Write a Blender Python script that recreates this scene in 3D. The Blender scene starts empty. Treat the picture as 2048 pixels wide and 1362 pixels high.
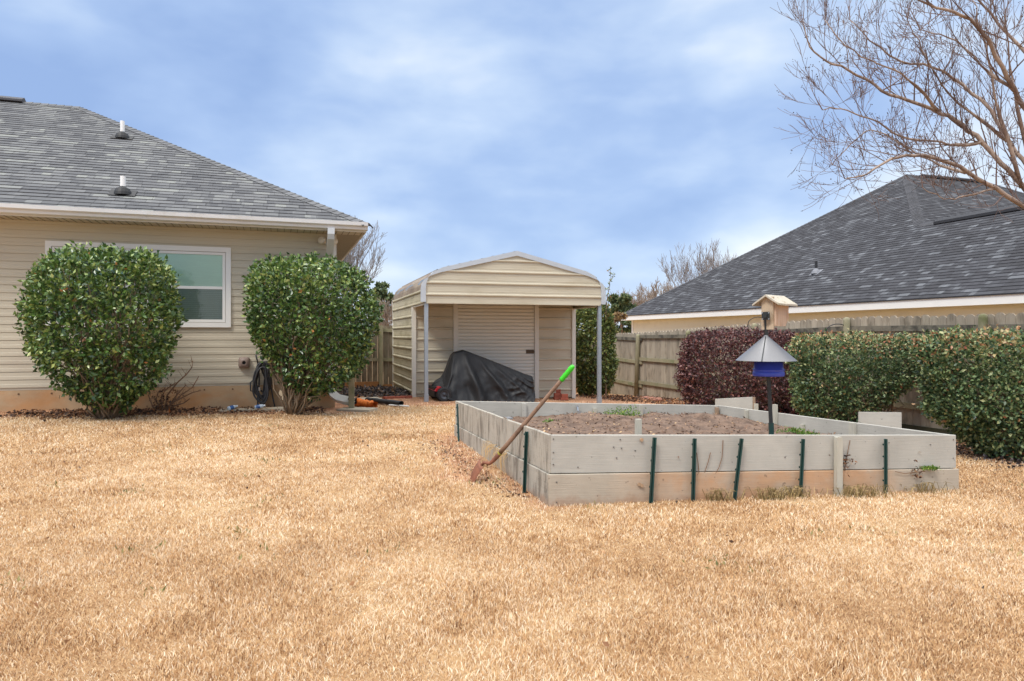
import bpy, math, random
import numpy as np
from mathutils import Vector, Matrix, noise as mnoise
R = math.radians
rng = np.random.default_rng(7); random.seed(7)
sc = bpy.context.scene
COL = sc.collection
# ------------------------------------------------------------------ camera
F_PX = 1365.0; CX = 1024.0; HY = 670.0; CAMZ = 1.30
cam = bpy.data.cameras.new('camera'); camo = bpy.data.objects.new('camera', cam); COL.objects.link(camo)
cam.lens = 24.0; cam.sensor_width = 36.0; cam.clip_end = 3000; cam.clip_start = .05
cam.shift_y = -(681 - HY) / 2048.0
camo.location = (0, 0, CAMZ); camo.rotation_euler = (R(90), 0, 0)
sc.camera = camo
# ------------------------------------------------------------------ exposure, sky, sun
sc.view_settings.view_transform = 'Standard'; sc.view_settings.look = 'None'
sc.view_settings.exposure = 0.66; sc.view_settings.gamma = 1
SUN_EL, SUN_AZ = 52, 215     # degrees; azimuth clockwise from +Y (sun behind the camera, to its left)
W = bpy.data.worlds.new("World"); sc.world = W; W.use_nodes = True
nt = W.node_tree; nt.nodes.clear()
def N(nt, t, **k):
    n = nt.nodes.new(t)
    for a, b in k.items(): setattr(n, a, b)
    return n
def lk(nt, a, b): nt.links.new(a, b)
def mth(nt, op, a, b=None, c=None, clamp=False):
    n = N(nt, 'ShaderNodeMath', operation=op); n.use_clamp = clamp
    for i, v in enumerate((a, b, c)):
        if v is None: continue
        if hasattr(v, 'links'): lk(nt, v, n.inputs[i])
        else: n.inputs[i].default_value = v
    return n.outputs[0]
def mixc(nt, fac, a, b, mode='MIX'):
    n = N(nt, 'ShaderNodeMix', data_type='RGBA', blend_type=mode)
    for i, v in ((0, fac), (6, a), (7, b)):
        if hasattr(v, 'links'): lk(nt, v, n.inputs[i])
        elif i == 0: n.inputs[0].default_value = v
        else: n.inputs[i].default_value = (*v[:3], 1)
    return n.outputs[2]
def ramp(nt, fac, stops, interp='LINEAR'):
    n = N(nt, 'ShaderNodeValToRGB'); n.color_ramp.interpolation = interp
    e = n.color_ramp.elements
    while len(e) > 1: e.remove(e[0])
    e[0].position = stops[0][0]; e[0].color = (*stops[0][1], 1)
    for p, c in stops[1:]:
        k = e.new(p); k.color = (*c, 1)
    lk(nt, fac, n.inputs[0]); return n.outputs[0]
def noise(nt, vec, scale, detail=3, rough=.5, dist=0, sc3=None):
    if sc3:
        m = N(nt, 'ShaderNodeMapping'); m.inputs[3].default_value = sc3; lk(nt, vec, m.inputs[0]); vec = m.outputs[0]
    n = N(nt, 'ShaderNodeTexNoise'); lk(nt, vec, n.inputs['Vector'])
    n.inputs['Scale'].default_value = scale; n.inputs['Detail'].default_value = detail
    n.inputs['Roughness'].default_value = rough; n.inputs['Distortion'].default_value = dist
    return n.outputs['Fac']
def smooth(nt, v, a, b):
    n = N(nt, 'ShaderNodeMapRange', interpolation_type='SMOOTHSTEP'); lk(nt, v, n.inputs[0])
    n.inputs[1].default_value = a; n.inputs[2].default_value = b; return n.outputs[0]
tc = N(nt, 'ShaderNodeTexCoord'); gen = tc.outputs['Generated']
sx = N(nt, 'ShaderNodeSeparateXYZ'); lk(nt, gen, sx.inputs[0])
ex, ey, ez = sx.outputs
n1 = noise(nt, gen, 2.1, 4, .5, .2, (1.0, 1.0, 2.4))
n2 = noise(nt, gen, 6.0, 4, .5, .15, (1.0, 1.0, 2.2))
n3 = noise(nt, gen, 1.1, 2, .5, 0, (1.0, 1.0, 1.6))
cl = mth(nt, 'ADD', mth(nt, 'MULTIPLY', n1, .55), mth(nt, 'MULTIPLY', n2, .25))
cl = mth(nt, 'ADD', cl, mth(nt, 'MULTIPLY', n3, .2))
cl = mth(nt, 'MULTIPLY_ADD', mth(nt, 'SUBTRACT', cl, .5), 1.2, .488)
belt = mth(nt, 'MULTIPLY', smooth(nt, ez, .10, .19), mth(nt, 'SUBTRACT', 1.0, smooth(nt, ez, .27, .42)))
cl = mth(nt, 'SUBTRACT', cl, mth(nt, 'MULTIPLY', belt, .065))
hz = smooth(nt, ez, .17, .03)                      # paler towards the horizon
cl = mth(nt, 'ADD', cl, mth(nt, 'MULTIPLY', hz, .17))
rt = mth(nt, 'MULTIPLY', smooth(nt, ex, .30, .58), mth(nt, 'SUBTRACT', 1.0, smooth(nt, ez, .22, .5)))
cl = mth(nt, 'ADD', cl, mth(nt, 'MULTIPLY', rt, .20))
cl = mth(nt, 'ADD', cl, mth(nt, 'MULTIPLY', smooth(nt, ez, .30, .42), .03))
skc = ramp(nt, cl, [(.36, (.215, .315, .53)), (.46, (.28, .385, .59)), (.55, (.385, .485, .65)), (.63, (.53, .60, .69)), (.70, (.66, .68, .70))])
zen = mth(nt, 'MULTIPLY_ADD', smooth(nt, ez, .48, .95), 1.7, 1.0)
zc = mixc(nt, smooth(nt, ez, .46, .75), skc, (.80, .80, .80))
bg2 = N(nt, 'ShaderNodeBackground'); lk(nt, zc, bg2.inputs[0]); lk(nt, zen, bg2.inputs[1])
sky = N(nt, 'ShaderNodeTexSky', sky_type='NISHITA'); sky.sun_disc = False
sky.sun_elevation = R(SUN_EL); sky.sun_rotation = R(SUN_AZ)
bg1 = N(nt, 'ShaderNodeBackground'); lk(nt, sky.outputs[0], bg1.inputs[0]); bg1.inputs[1].default_value = .10
mx = N(nt, 'ShaderNodeMixShader'); mx.inputs[0].default_value = .88
lk(nt, bg1.outputs[0], mx.inputs[1]); lk(nt, bg2.outputs[0], mx.inputs[2])
wo = N(nt, 'ShaderNodeOutputWorld'); lk(nt, mx.outputs[0], wo.inputs[0])
sl = bpy.data.lights.new('sun', 'SUN'); sl.energy = 1.5; sl.angle = R(14); sl.color = (1, .965, .91)
so = bpy.data.objects.new('sun', sl); COL.objects.link(so)
sd = Vector((math.sin(R(SUN_AZ)) * math.cos(R(SUN_EL)), math.cos(R(SUN_AZ)) * math.cos(R(SUN_EL)), math.sin(R(SUN_EL))))
so.rotation_euler = sd.to_track_quat('Z', 'Y').to_euler(); so.location = sd * 30

# ------------------------------------------------------------------ helpers
def lin(*c):
    if len(c) == 1: c = c[0]
    return tuple(((v / 255) / 12.92 if v / 255 <= .04045 else ((v / 255 + .055) / 1.055) ** 2.4) for v in c)
def pt(px, D): return Vector(((px - CX) * D / F_PX, D))
def zat(py, D): return CAMZ - (py - HY) * D / F_PX
def p3(px, py, D): return Vector(((px - CX) * D / F_PX, D, zat(py, D)))
ORG = {}
def tag(o, label=None, cat=None, group=None, kind=None):
    if label: o['label'] = label
    if cat: o['category'] = cat
    if group: o['group'] = group
    if kind: o['kind'] = kind
    return o
def thing(name, label, cat, loc=(0, 0, 0), group=None):
    o = bpy.data.objects.new(name, None); COL.objects.link(o); o.empty_display_size = .1
    o.location = loc; ORG[o.name] = Vector(loc); return tag(o, label, cat, group)
def link_mesh(name, me, mat, parent, origin):
    if mat: me.materials.append(mat)
    o = bpy.data.objects.new(name, me); COL.objects.link(o)
    if parent: o.parent = parent; ORG[o.name] = ORG[parent.name]
    else: o.location = origin; ORG[o.name] = Vector(origin)
    return o
class MB:
    """collects vertices (local coords kept as attribute 'lp', transformed by T) into one mesh"""
    def __init__(s, T=None): s.v = []; s.lp = []; s.r = []; s.f = []; s.T = T or Matrix(); s.rnd = .5
    def add(s, vs, fs, M=None):
        b = len(s.v)
        for p in vs:
            p = Vector(p)
            if M is not None: p = M @ p
            s.lp.append(tuple(p)); s.v.append(s.T @ p); s.r.append(s.rnd)
        s.f += [tuple(i + b for i in f) for f in fs]; return b
    def box(s, c, d, M=None, rot=None):
        x, y, z = (k / 2 for k in d)
        vs = [Vector((sx * x, sy * y, sz * z)) for sz in (-1, 1) for sy in (-1, 1) for sx in (-1, 1)]
        if rot is not None: vs = [rot @ v for v in vs]
        vs = [v + Vector(c) for v in vs]
        s.add(vs, [(0, 2, 3, 1), (4, 5, 7, 6), (0, 1, 5, 4), (2, 6, 7, 3), (0, 4, 6, 2), (1, 3, 7, 5)], M)
    def b2(s, x0, x1, y0, y1, z0, z1): s.box(((x0 + x1) / 2, (y0 + y1) / 2, (z0 + z1) / 2), (x1 - x0, y1 - y0, z1 - z0))
    def bar(s, a, b, w, h, up=(0, 0, 1)):
        a = Vector(a); b = Vector(b); d = (b - a); L = d.length; d.normalize(); up = Vector(up)
        x = up.cross(d)
        if x.length < 1e-4: x = Vector((1, 0, 0))
        x.normalize(); y = d.cross(x)
        vs = [p + x * (sx * w / 2) + y * (sy * h / 2) for p in (a, b) for sy in (-1, 1) for sx in (-1, 1)]
        s.add(vs, [(0, 2, 3, 1), (4, 5, 7, 6), (0, 1, 5, 4), (2, 6, 7, 3), (0, 4, 6, 2), (1, 3, 7, 5)])
    def tube(s, pts, rad, n=8, cap=True, sq=None):
        pts = [Vector(p) for p in pts]; m = len(pts)
        if not hasattr(rad, '__len__'): rad = [rad] * m
        t0 = (pts[1] - pts[0]).normalized()
        x = t0.orthogonal().normalized()
        if sq: x = (Vector(sq[2]) - t0 * t0.dot(Vector(sq[2]))).normalized()
        vs = []
        for i, p in enumerate(pts):
            t = (pts[min(i + 1, m - 1)] - pts[max(i - 1, 0)]).normalized()
            x = (x - t * t.dot(x))
            if x.length < 1e-5: x = t.orthogonal()
            x.normalize(); y = t.cross(x)
            if sq: vs += [p + x * a * sq[0] / 2 + y * b * sq[1] / 2 for a, b in ((-1, -1), (1, -1), (1, 1), (-1, 1))]
            else: vs += [p + (x * math.cos(6.28319 * k / n) + y * math.sin(6.28319 * k / n)) * rad[i] for k in range(n)]
        if sq: n = 4
        fs = [(i * n + k, i * n + (k + 1) % n, (i + 1) * n + (k + 1) % n, (i + 1) * n + k) for i in range(m - 1) for k in range(n)]
        if cap: fs += [tuple(range(n - 1, -1, -1)), tuple(range((m - 1) * n, m * n))]
        s.add(vs, fs)
    def lathe(s, prof, n=24, M=None, cap=False):
        vs = [(r * math.cos(6.28319 * k / n), r * math.sin(6.28319 * k / n), z) for r, z in prof for k in range(n)]
        m = len(prof)
        fs = [(i * n + k, i * n + (k + 1) % n, (i + 1) * n + (k + 1) % n, (i + 1) * n + k) for i in range(m - 1) for k in range(n)]
        if cap: fs += [tuple(range(n - 1, -1, -1)), tuple(range((m - 1) * n, m * n))]
        s.add(vs, fs, M)
    def prism(s, poly, d0, d1, M=None):
        """poly in (x,z), extruded along y"""
        n = len(poly)
        vs = [(x, d0, z) for x, z in poly] + [(x, d1, z) for x, z in poly]
        fs = [tuple(range(n)), tuple(range(2 * n - 1, n - 1, -1))] + [(i, i + n, (i + 1) % n + n, (i + 1) % n) for i in range(n)]
        s.add(vs, fs, M)
    def strips(s, zs, off, xl, xr, y=0, sgn=-1):
        """horizontal ribbed sheet: rows zs, outward offset off(z), limits xl(z)..xr(z)"""
        vs = []
        for z in zs: vs += [(xl(z), y + sgn * off(z), z), (xr(z), y + sgn * off(z), z)]
        s.add(vs, [(2 * i, 2 * i + 1, 2 * i + 3, 2 * i + 2) for i in range(len(zs) - 1)])
    def build(s, name, mat, parent=None, origin=(0, 0, 0), smooth_=False):
        o0 = ORG[parent.name] if parent else Vector(origin)
        me = bpy.data.meshes.new(name)
        me.from_pydata([tuple(v - o0) for v in s.v], [], s.f)
        a = me.attributes.new('lp', 'FLOAT_VECTOR', 'POINT'); a.data.foreach_set('vector', np.array(s.lp, 'f').ravel())
        a = me.attributes.new('rnd', 'FLOAT', 'POINT'); a.data.foreach_set('value', np.array(s.r, 'f'))
        if smooth_: me.polygons.foreach_set('use_smooth', [True] * len(me.polygons))
        me.update()
        return link_mesh(name, me, mat, parent, origin)
def np_mesh(name, V, Fc, rnd, mat, parent=None, origin=(0, 0, 0), smooth_=False):
    o0 = ORG[parent.name] if parent else Vector(origin)
    k = Fc.shape[1]
    me = bpy.data.meshes.new(name); me.vertices.add(len(V)); me.vertices.foreach_set('co', (V - np.array(o0)).astype('f').ravel())
    me.loops.add(Fc.size); me.loops.foreach_set('vertex_index', Fc.astype('i').ravel())
    me.polygons.add(len(Fc)); me.polygons.foreach_set('loop_start', np.arange(len(Fc), dtype='i') * k)
    me.polygons.foreach_set('loop_total', np.full(len(Fc), k, 'i'))
    a = me.attributes.new('lp', 'FLOAT_VECTOR', 'POINT'); a.data.foreach_set('vector', V.astype('f').ravel())
    a = me.attributes.new('rnd', 'FLOAT', 'POINT'); a.data.foreach_set('value', rnd.astype('f'))
    if smooth_: me.polygons.foreach_set('use_smooth', np.ones(len(Fc), bool))
    me.update(); me.validate()
    return link_mesh(name, me, mat, parent, origin)
# ------------------------------------------------------------------ materials
def new_mat(name):
    m = bpy.data.materials.new(name); m.use_nodes = True; t = m.node_tree; t.nodes.clear()
    b = N(t, 'ShaderNodeBsdfPrincipled'); o = N(t, 'ShaderNodeOutputMaterial'); lk(t, b.outputs[0], o.inputs[0])
    a = N(t, 'ShaderNodeAttribute', attribute_name='lp'); r = N(t, 'ShaderNodeAttribute', attribute_name='rnd')
    return m, t, b, a.outputs['Vector'], r.outputs['Fac']
def bump(t, b, h, st, dist=.01):
    n = N(t, 'ShaderNodeBump'); n.inputs['Strength'].default_value = st; n.inputs['Distance'].default_value = dist
    lk(t, h, n.inputs['Height']); lk(t, n.outputs[0], b.inputs['Normal'])
def mk(name, c, rough=.7, var=.15, scale=4, st=(1, 1, 1), bmp=.0, bscale=60, bst=None, metal=0, rv=0, stain=None, sth=(.5, .7), sscale=2, sst=(1, 1, 1), spec=.5):
    m, t, b, lp, rnd = new_mat(name)
    n = noise(t, lp, scale, 5, .6, 0, st)
    f = mth(t, 'MULTIPLY_ADD', mth(t, 'SUBTRACT', n, .5), 4 * var, 1.0)
    if rv: f = mth(t, 'ADD', f, mth(t, 'MULTIPLY', mth(t, 'SUBTRACT', rnd, .5), 2 * rv))
    col = c
    if stain:
        s = smooth(t, noise(t, lp, sscale, 5, .65, .2, sst), *sth)
        col = mixc(t, s, c, stain)
    v = N(t, 'ShaderNodeCombineXYZ')
    for i in range(3): lk(t, f, v.inputs[i])
    lk(t, mixc(t, 1.0, col, v.outputs[0], 'MULTIPLY'), b.inputs['Base Color'])
    b.inputs['Roughness'].default_value = rough; b.inputs['Metallic'].default_value = metal
    b.inputs['Specular IOR Level'].default_value = spec
    if bmp: bump(t, b, noise(t, lp, bscale, 4, .6, 0, bst), bmp)
    return m
def leaf_mat(name, stops, rough=.4, transl=.25, spec=.5):
    m, t, b, lp, rnd = new_mat(name)
    c = ramp(t, rnd, stops)
    lk(t, c, b.inputs['Base Color']); b.inputs['Roughness'].default_value = rough
    b.inputs['Specular IOR Level'].default_value = spec
    tr = N(t, 'ShaderNodeBsdfTranslucent'); lk(t, c, tr.inputs[0])
    ms = N(t, 'ShaderNodeMixShader'); ms.inputs[0].default_value = transl
    lk(t, b.outputs[0], ms.inputs[1]); lk(t, tr.outputs[0], ms.inputs[2])
    out = [n for n in t.nodes if n.type == 'OUTPUT_MATERIAL'][0]; lk(t, ms.outputs[0], out.inputs[0])
    return m
def shingle_mat(name, dark, mid, light, warm):
    m, t, b, lp, rnd = new_mat(name)
    sp = N(t, 'ShaderNodeSeparateXYZ'); lk(t, lp, sp.inputs[0])
    row = mth(t, 'FLOOR', mth(t, 'DIVIDE', sp.outputs[1], .143))
    def rowcells(w, k):
        wn = N(t, 'ShaderNodeTexWhiteNoise', noise_dimensions='1D'); lk(t, mth(t, 'ADD', row, k), wn.inputs['W'])
        u = mth(t, 'ADD', mth(t, 'DIVIDE', sp.outputs[0], w), mth(t, 'MULTIPLY', wn.outputs[0], 17.0))
        u = mth(t, 'ADD', u, mth(t, 'MULTIPLY', mth(t, 'SINE', mth(t, 'MULTIPLY', u, 2.3)), .25))
        c = N(t, 'ShaderNodeCombineXYZ'); lk(t, mth(t, 'FLOOR', u), c.inputs[0]); lk(t, row, c.inputs[1]); c.inputs[2].default_value = k
        w2 = N(t, 'ShaderNodeTexWhiteNoise', noise_dimensions='3D'); lk(t, c.outputs[0], w2.inputs['Vector'])
        return w2.outputs[0], mth(t, 'FRACT', u)
    a, fu = rowcells(.27, 1.0); a2, fu2 = rowcells(.16, 5.0)
    v = mth(t, 'ADD', mth(t, 'MULTIPLY', a, .6), mth(t, 'MULTIPLY', a2, .4))
    v = mth(t, 'ADD', v, mth(t, 'MULTIPLY', mth(t, 'SUBTRACT', noise(t, lp, 1.2, 3), .5), .25))
    c = ramp(t, v, [(.05, dark), (.45, mid), (.7, light), (.95, warm)])
    g = noise(t, lp, 220, 2, .7)
    cc = N(t, 'ShaderNodeCombineXYZ'); gf = mth(t, 'MULTIPLY_ADD', mth(t, 'SUBTRACT', g, .5), .9, 1.0)
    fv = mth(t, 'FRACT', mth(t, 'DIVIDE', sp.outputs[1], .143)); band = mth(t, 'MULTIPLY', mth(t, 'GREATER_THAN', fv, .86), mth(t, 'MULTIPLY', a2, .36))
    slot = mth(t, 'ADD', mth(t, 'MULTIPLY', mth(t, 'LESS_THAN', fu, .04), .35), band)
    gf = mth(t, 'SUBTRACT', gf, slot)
    for i in range(3): lk(t, gf, cc.inputs[i])
    lk(t, mixc(t, 1.0, c, cc.outputs[0], 'MULTIPLY'), b.inputs['Base Color']); b.inputs['Roughness'].default_value = .92
    b.inputs['Specular IOR Level'].default_value = .25
    return m
M = {}
M['siding'] = mk('siding', lin(192, 184, 164), .6, .05, 1.2, (.3, 1, 3), .15, 90, (.2, 1, 4), stain=lin(174, 162, 144), sth=(.5, .75), sscale=1.0, sst=(.25, 1, 1.4))
M['foundation'] = mk('foundation', lin(178, 152, 120), .85, .12, 3, bmp=.35, bscale=30, stain=lin(184, 136, 90), sth=(.40, .66), sscale=1.1, sst=(.8, 1, 1.6))
M['white_trim'] = mk('white_trim', lin(226, 226, 222), .5, .03, 3)
M['gutter'] = mk('gutter', lin(212, 213, 214), .45, .05, 2, (.3, 1, 1), stain=lin(198, 197, 193), sscale=2)
M['soffit'] = mk('soffit', lin(192, 186, 172), .6, .04, 3)
M['alu'] = mk('downspout_paint', lin(198, 202, 206), .4, .04, 3)
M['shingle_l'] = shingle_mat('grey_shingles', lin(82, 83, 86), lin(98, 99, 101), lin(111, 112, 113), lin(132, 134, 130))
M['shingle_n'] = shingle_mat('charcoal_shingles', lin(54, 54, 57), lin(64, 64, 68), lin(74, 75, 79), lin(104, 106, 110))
M['cap_l'] = mk('cap_grey', lin(96, 97, 99), .9, .12, 8, rv=.22, bmp=.3, bscale=150)
M['cap_n'] = mk('cap_charcoal', lin(66, 66, 70), .9, .12, 8, rv=.25, bmp=.3, bscale=150)
M['black_rubber'] = mk('black_rubber', (.012, .012, .013), .6, .1, 6)
M['vent_black'] = mk('black_plastic', (.02, .02, .022), .5, .1, 6)
M['pvc'] = mk('white_pvc', lin(232, 232, 230), .4, .03, 5)
M['blind'] = mk('green_blind', lin(196, 226, 210), .6, .05, 30, (.2, 1, 3))
M['screen'] = mk('insect_screen', lin(128, 146, 140), .6, .05, 6, (1, 1, 3))
M['ncream'] = mk('cream_siding', lin(222, 216, 194), .65, .03, 2, (.3, 1, 3), stain=lin(214, 207, 184), sscale=1.5)
M['shed'] = mk('tan_metal', lin(194, 186, 166), .42, .05, 2, (.3, 1, 3), stain=lin(176, 166, 142), sth=(.45, .75), sscale=1.5, sst=(.5, .5, 2.0))
M['shed_side'] = mk('tan_metal_mildew', lin(190, 182, 156), .5, .07, 3, (.6, .6, 3), stain=lin(160, 152, 122), sth=(.42, .7), sscale=2.2, sst=(.5, .5, 2.5))
M['shed_roof'] = mk('tan_metal_weathered', lin(160, 146, 126), .6, .1, 3, (1, .4, 1), stain=lin(128, 112, 96), sth=(.3, .6), sscale=3, sst=(1.5, .5, 1.5))
M['galv'] = mk('galvanised_trim', lin(188, 194, 200), .4, .06, 8, metal=.25)
M['galv_post'] = mk('galvanised_post', lin(158, 168, 178), .38, .08, 12, metal=.45)
M['shed_trim'] = mk('shed_white_trim', lin(216, 214, 204), .45, .04, 4)
M['rolldoor'] = mk('roll_door', lin(222, 219, 208), .45, .03, 3, (.4, 1, 2))
M['latch'] = mk('brown_latch', lin(96, 82, 66), .5, .3, 30, metal=.4)
M['fence'] = mk('weathered_fence', lin(156, 145, 128), .85, .18, 6, (3, 3, .35), .5, 50, (2, 2, .15), rv=.2, stain=lin(112, 102, 86), sth=(.48, .72), sscale=2.6, sst=(2, 2, .7))
M['fence_b'] = mk('aged_fence', lin(132, 122, 102), .85, .18, 6, (3, 3, .35), .5, 50, (2, 2, .15), rv=.2, stain=lin(96, 84, 66), sth=(.42, .68), sscale=2.6, sst=(2, 2, .5))
M['rail'] = mk('dark_rail', lin(112, 106, 92), .85, .16, 8, (1, 1, 2), .4, 40, rv=.12, stain=lin(70, 66, 58), sth=(.45, .65), sscale=5)
M['railg'] = mk('pale_rail', lin(142, 134, 108), .85, .14, 8, (1, 1, 2), .4, 40, rv=.1, stain=lin(112, 116, 84), sth=(.45, .7), sscale=4)
M['post'] = mk('mossy_post', lin(142, 136, 110), .85, .14, 10, (3, 3, .4), .5, 50, (2, 2, .2), stain=lin(106, 108, 70), sth=(.45, .7), sscale=4, sst=(1, 1, .6))
M['kick'] = mk('mossy_board', lin(56, 56, 38), .9, .2, 6)
M['twig'] = mk('twig_bark', lin(122, 96, 76), .8, .15, 12)
M['stem'] = mk('stem_bark', lin(128, 112, 92), .85, .25, 20, bmp=.4)
M['myrtle'] = mk('myrtle_bark', lin(158, 140, 126), .7, .2, 9, (1, 1, .5), stain=lin(112, 92, 80), sth=(.42, .6), sscale=5, sst=(1, 1, .5))
M['myrtle_t'] = mk('myrtle_twig', lin(104, 84, 76), .8, .12, 10)
M['far_twig'] = mk('far_twig', lin(128, 124, 124), .85, .1, 4)
M['far_twig2'] = mk('far_brown_twig', lin(136, 122, 110), .85, .15, 4)
M['seed'] = mk('seedpods', lin(64, 48, 40), .8, .1, 10)
M['cover'] = mk('black_cover', (.018, .0187, .0205), .55, .08, 3, bmp=.05, bscale=30, spec=.35)
M['red'] = mk('red_paint', lin(196, 22, 40), .3, .05, 4)
M['rim'] = mk('grey_rim', lin(78, 80, 86), .45, .1, 8, metal=.3)
M['tyre'] = mk('tyre_rubber', (.02, .02, .022), .75, .15, 12)
M['greenpost'] = mk('green_steel', lin(24, 58, 54), .45, .12, 14, stain=lin(34, 50, 46), sscale=10)
M['blackpole'] = mk('black_steel', lin(34, 38, 40), .45, .1, 14)
M['bstake'] = mk('cedar_stake', lin(176, 172, 158), .8, .1, 12, (3, 3, .5), .3, 60, (2, 2, .2))
M['brownstake'] = mk('brown_stake', lin(150, 126, 104), .8, .12, 12, (3, 3, .5))
M['zinc'] = mk('zinc', lin(190, 194, 198), .3, .1, 12, metal=.8)
M['handle'] = mk('ash_handle', lin(134, 106, 86), .7, .14, 10, (1, 1, 1), .3, 60, stain=lin(96, 74, 60), sth=(.5, .7), sscale=8)
M['rust'] = mk('rusty_blade', lin(132, 84, 62), .75, .25, 14, bmp=.3, stain=lin(92, 60, 48), sscale=9)
M['lime'] = mk('lime_grip', lin(62, 198, 40), .4, .05, 10)
M['tape'] = mk('yellow_band', lin(150, 142, 60), .6, .1, 10)
M['cone'] = mk('baffle_metal', lin(122, 122, 124), .38, .05, 3, metal=.35)
M['blue'] = mk('blue_plastic', lin(62, 78, 182), .35, .1, 14)
M['cedar'] = mk('new_cedar', lin(198, 170, 146), .75, .12, 8, (4, 4, .6), .3, 50, (3, 3, .3), stain=lin(176, 134, 104), sth=(.5, .7), sscale=7, sst=(2, 2, .5))
M['cedar2'] = mk('grey_cedar', lin(184, 164, 138), .75, .1, 8, (4, 4, .6), .3, 50, (3, 3, .3), stain=lin(150, 128, 104), sscale=6)
M['roofply'] = mk('mossy_ply', lin(184, 176, 160), .8, .14, 8, stain=lin(140, 132, 106), sscale=8)
M['brick'] = mk('red_brick', lin(160, 88, 68), .85, .2, 14, bmp=.5, bscale=70, stain=lin(140, 70, 54), sscale=10)
M['concrete'] = mk('concrete', lin(176, 166, 146), .9, .1, 8, bmp=.4, bscale=50, stain=lin(178, 142, 104), sscale=4)
M['hose'] = mk('black_hose', (.035, .036, .04), .45, .1, 12)
M['taupe'] = mk('taupe_plastic', lin(140, 122, 112), .5, .04, 6)
M['hole'] = mk('dark_opening', (.01, .01, .01), .8, 0, 3)
M['orange'] = mk('orange_mesh', lin(218, 118, 42), .8, .3, 40, bmp=1.0, bscale=90)
M['bottle'] = mk('blue_label', lin(64, 98, 150), .25, .35, 30)
M['clearp'] = mk('clear_plastic', lin(196, 208, 218), .15, .1, 20)
M['brass'] = mk('tan_insulator', lin(190, 170, 140), .5, .1, 10)
M['lampw'] = mk('lamp_glass', lin(214, 206, 190), .35, .05, 8)
M['flash'] = mk('lead_flashing', lin(120, 122, 128), .6, .1, 9)
M['slat'] = mk('blind_slats', lin(116, 134, 128), .6, .03, 6)
M['stone'] = mk('reddish_stone', lin(150, 106, 90), .9, .3, 12, bmp=.6, bscale=40)
M['tie'] = mk('tie_hole', lin(110, 84, 62), .9, .1)
M['soil'] = mk('garden_soil', lin(118, 96, 80), .95, .35, 14, bmp=1.0, bscale=45, stain=lin(86, 68, 56), sth=(.42, .62), sscale=7)
M['vine'] = mk('dry_vine', lin(120, 90, 66), .85, .2, 20)
# fibre-cement boards of the bed: local x along, y out, z up
def board_mat(name, c, clay, hi):
    m, t, b, lp, rnd = new_mat(name)
    g = noise(t, lp, 7, 6, .7, 0, (.5, 1, 18)); g2 = noise(t, lp, 3.0, 4, .6, .3, (1, 1, 1))
    f = mth(t, 'ADD', mth(t, 'MULTIPLY', mth(t, 'SUBTRACT', g, .5), .34), mth(t, 'MULTIPLY', mth(t, 'SUBTRACT', g2, .5), .5))
    f = mth(t, 'ADD', f, 1.0)
    sp = smooth(t, noise(t, lp, 26, 2, .5), .69, .73)
    f = mth(t, 'SUBTRACT', f, mth(t, 'MULTIPLY', sp, .38))
    sxx = N(t, 'ShaderNodeSeparateXYZ'); lk(t, lp, sxx.inputs[0])
    if clay:
        ex_ = mth(t, 'ADD', sxx.outputs[0], mth(t, 'MULTIPLY', mth(t, 'SUBTRACT', noise(t, lp, 1.6, 4, .6), .5), 1.2))
        cf = mth(t, 'MULTIPLY', mth(t, 'MULTIPLY', smooth(t, ex_, .3, 1.3), smooth(t, ex_, 3.5, 2.6)), mth(t, 'MULTIPLY_ADD', smooth(t, noise(t, lp, 2.4, 5, .65, .3), .35, .6), .6, .35)); col = mixc(t, cf, c, clay)
    else: col = c
    spl = mth(t, 'MULTIPLY', smooth(t, mth(t, 'ADD', sxx.outputs[2], mth(t, 'MULTIPLY', mth(t, 'SUBTRACT', noise(t, lp, 7, 5, .7), .5), .22)), -.44, -.54), .55)
    col = mixc(t, spl, col, lin(150, 112, 82))
    if hi: col = mixc(t, mth(t, 'MULTIPLY', smooth(t, noise(t, lp, 4, 6, .75, .4, (3, 3, .55)), .48, .66), .85), col, hi)
    v = N(t, 'ShaderNodeCombineXYZ')
    for i in range(3): lk(t, f, v.inputs[i])
    lk(t, mixc(t, 1.0, col, v.outputs[0], 'MULTIPLY'), b.inputs['Base Color']); b.inputs['Roughness'].default_value = .8
    bump(t, b, noise(t, lp, 22, 6, .75, .2, (.18, 1, 6)), .5, .005)
    return m
M['board'] = board_mat('fibre_board', lin(170, 167, 158), None, None)
M['board_clay'] = board_mat('fibre_board_clay', lin(172, 162, 146), lin(182, 144, 110), None)
M['board_side'] = board_mat('fibre_board_stained', lin(166, 160, 148), None, lin(104, 98, 88))
M['leaf_cam'] = leaf_mat('glossy_camellia_leaves', [(0, lin(34, 54, 32)), (.35, lin(60, 88, 44)), (.65, lin(98, 128, 60)), (.88, lin(158, 174, 98)), (.97, lin(200, 206, 136)), (1, lin(190, 130, 80))], .30, .16, .65)
M['leaf_hedge'] = leaf_mat('mottled_hedge_leaves', [(0, lin(38, 58, 42)), (.3, lin(72, 98, 62)), (.58, lin(122, 142, 92)), (.82, lin(182, 186, 134)), (.92, lin(176, 146, 100)), (1, lin(164, 98, 72))], .42, .2)
M['leaf_burg'] = leaf_mat('burgundy_leaves', [(0, lin(50, 38, 40)), (.4, lin(92, 60, 62)), (.75, lin(134, 86, 80)), (.92, lin(172, 132, 108)), (1, lin(176, 50, 78))], .45, .2)
M['leaf_shrub'] = leaf_mat('shrub_leaves', [(0, lin(50, 66, 40)), (.45, lin(104, 120, 62)), (.8, lin(166, 162, 92)), (1, lin(180, 104, 78))], .5, .25)
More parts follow.
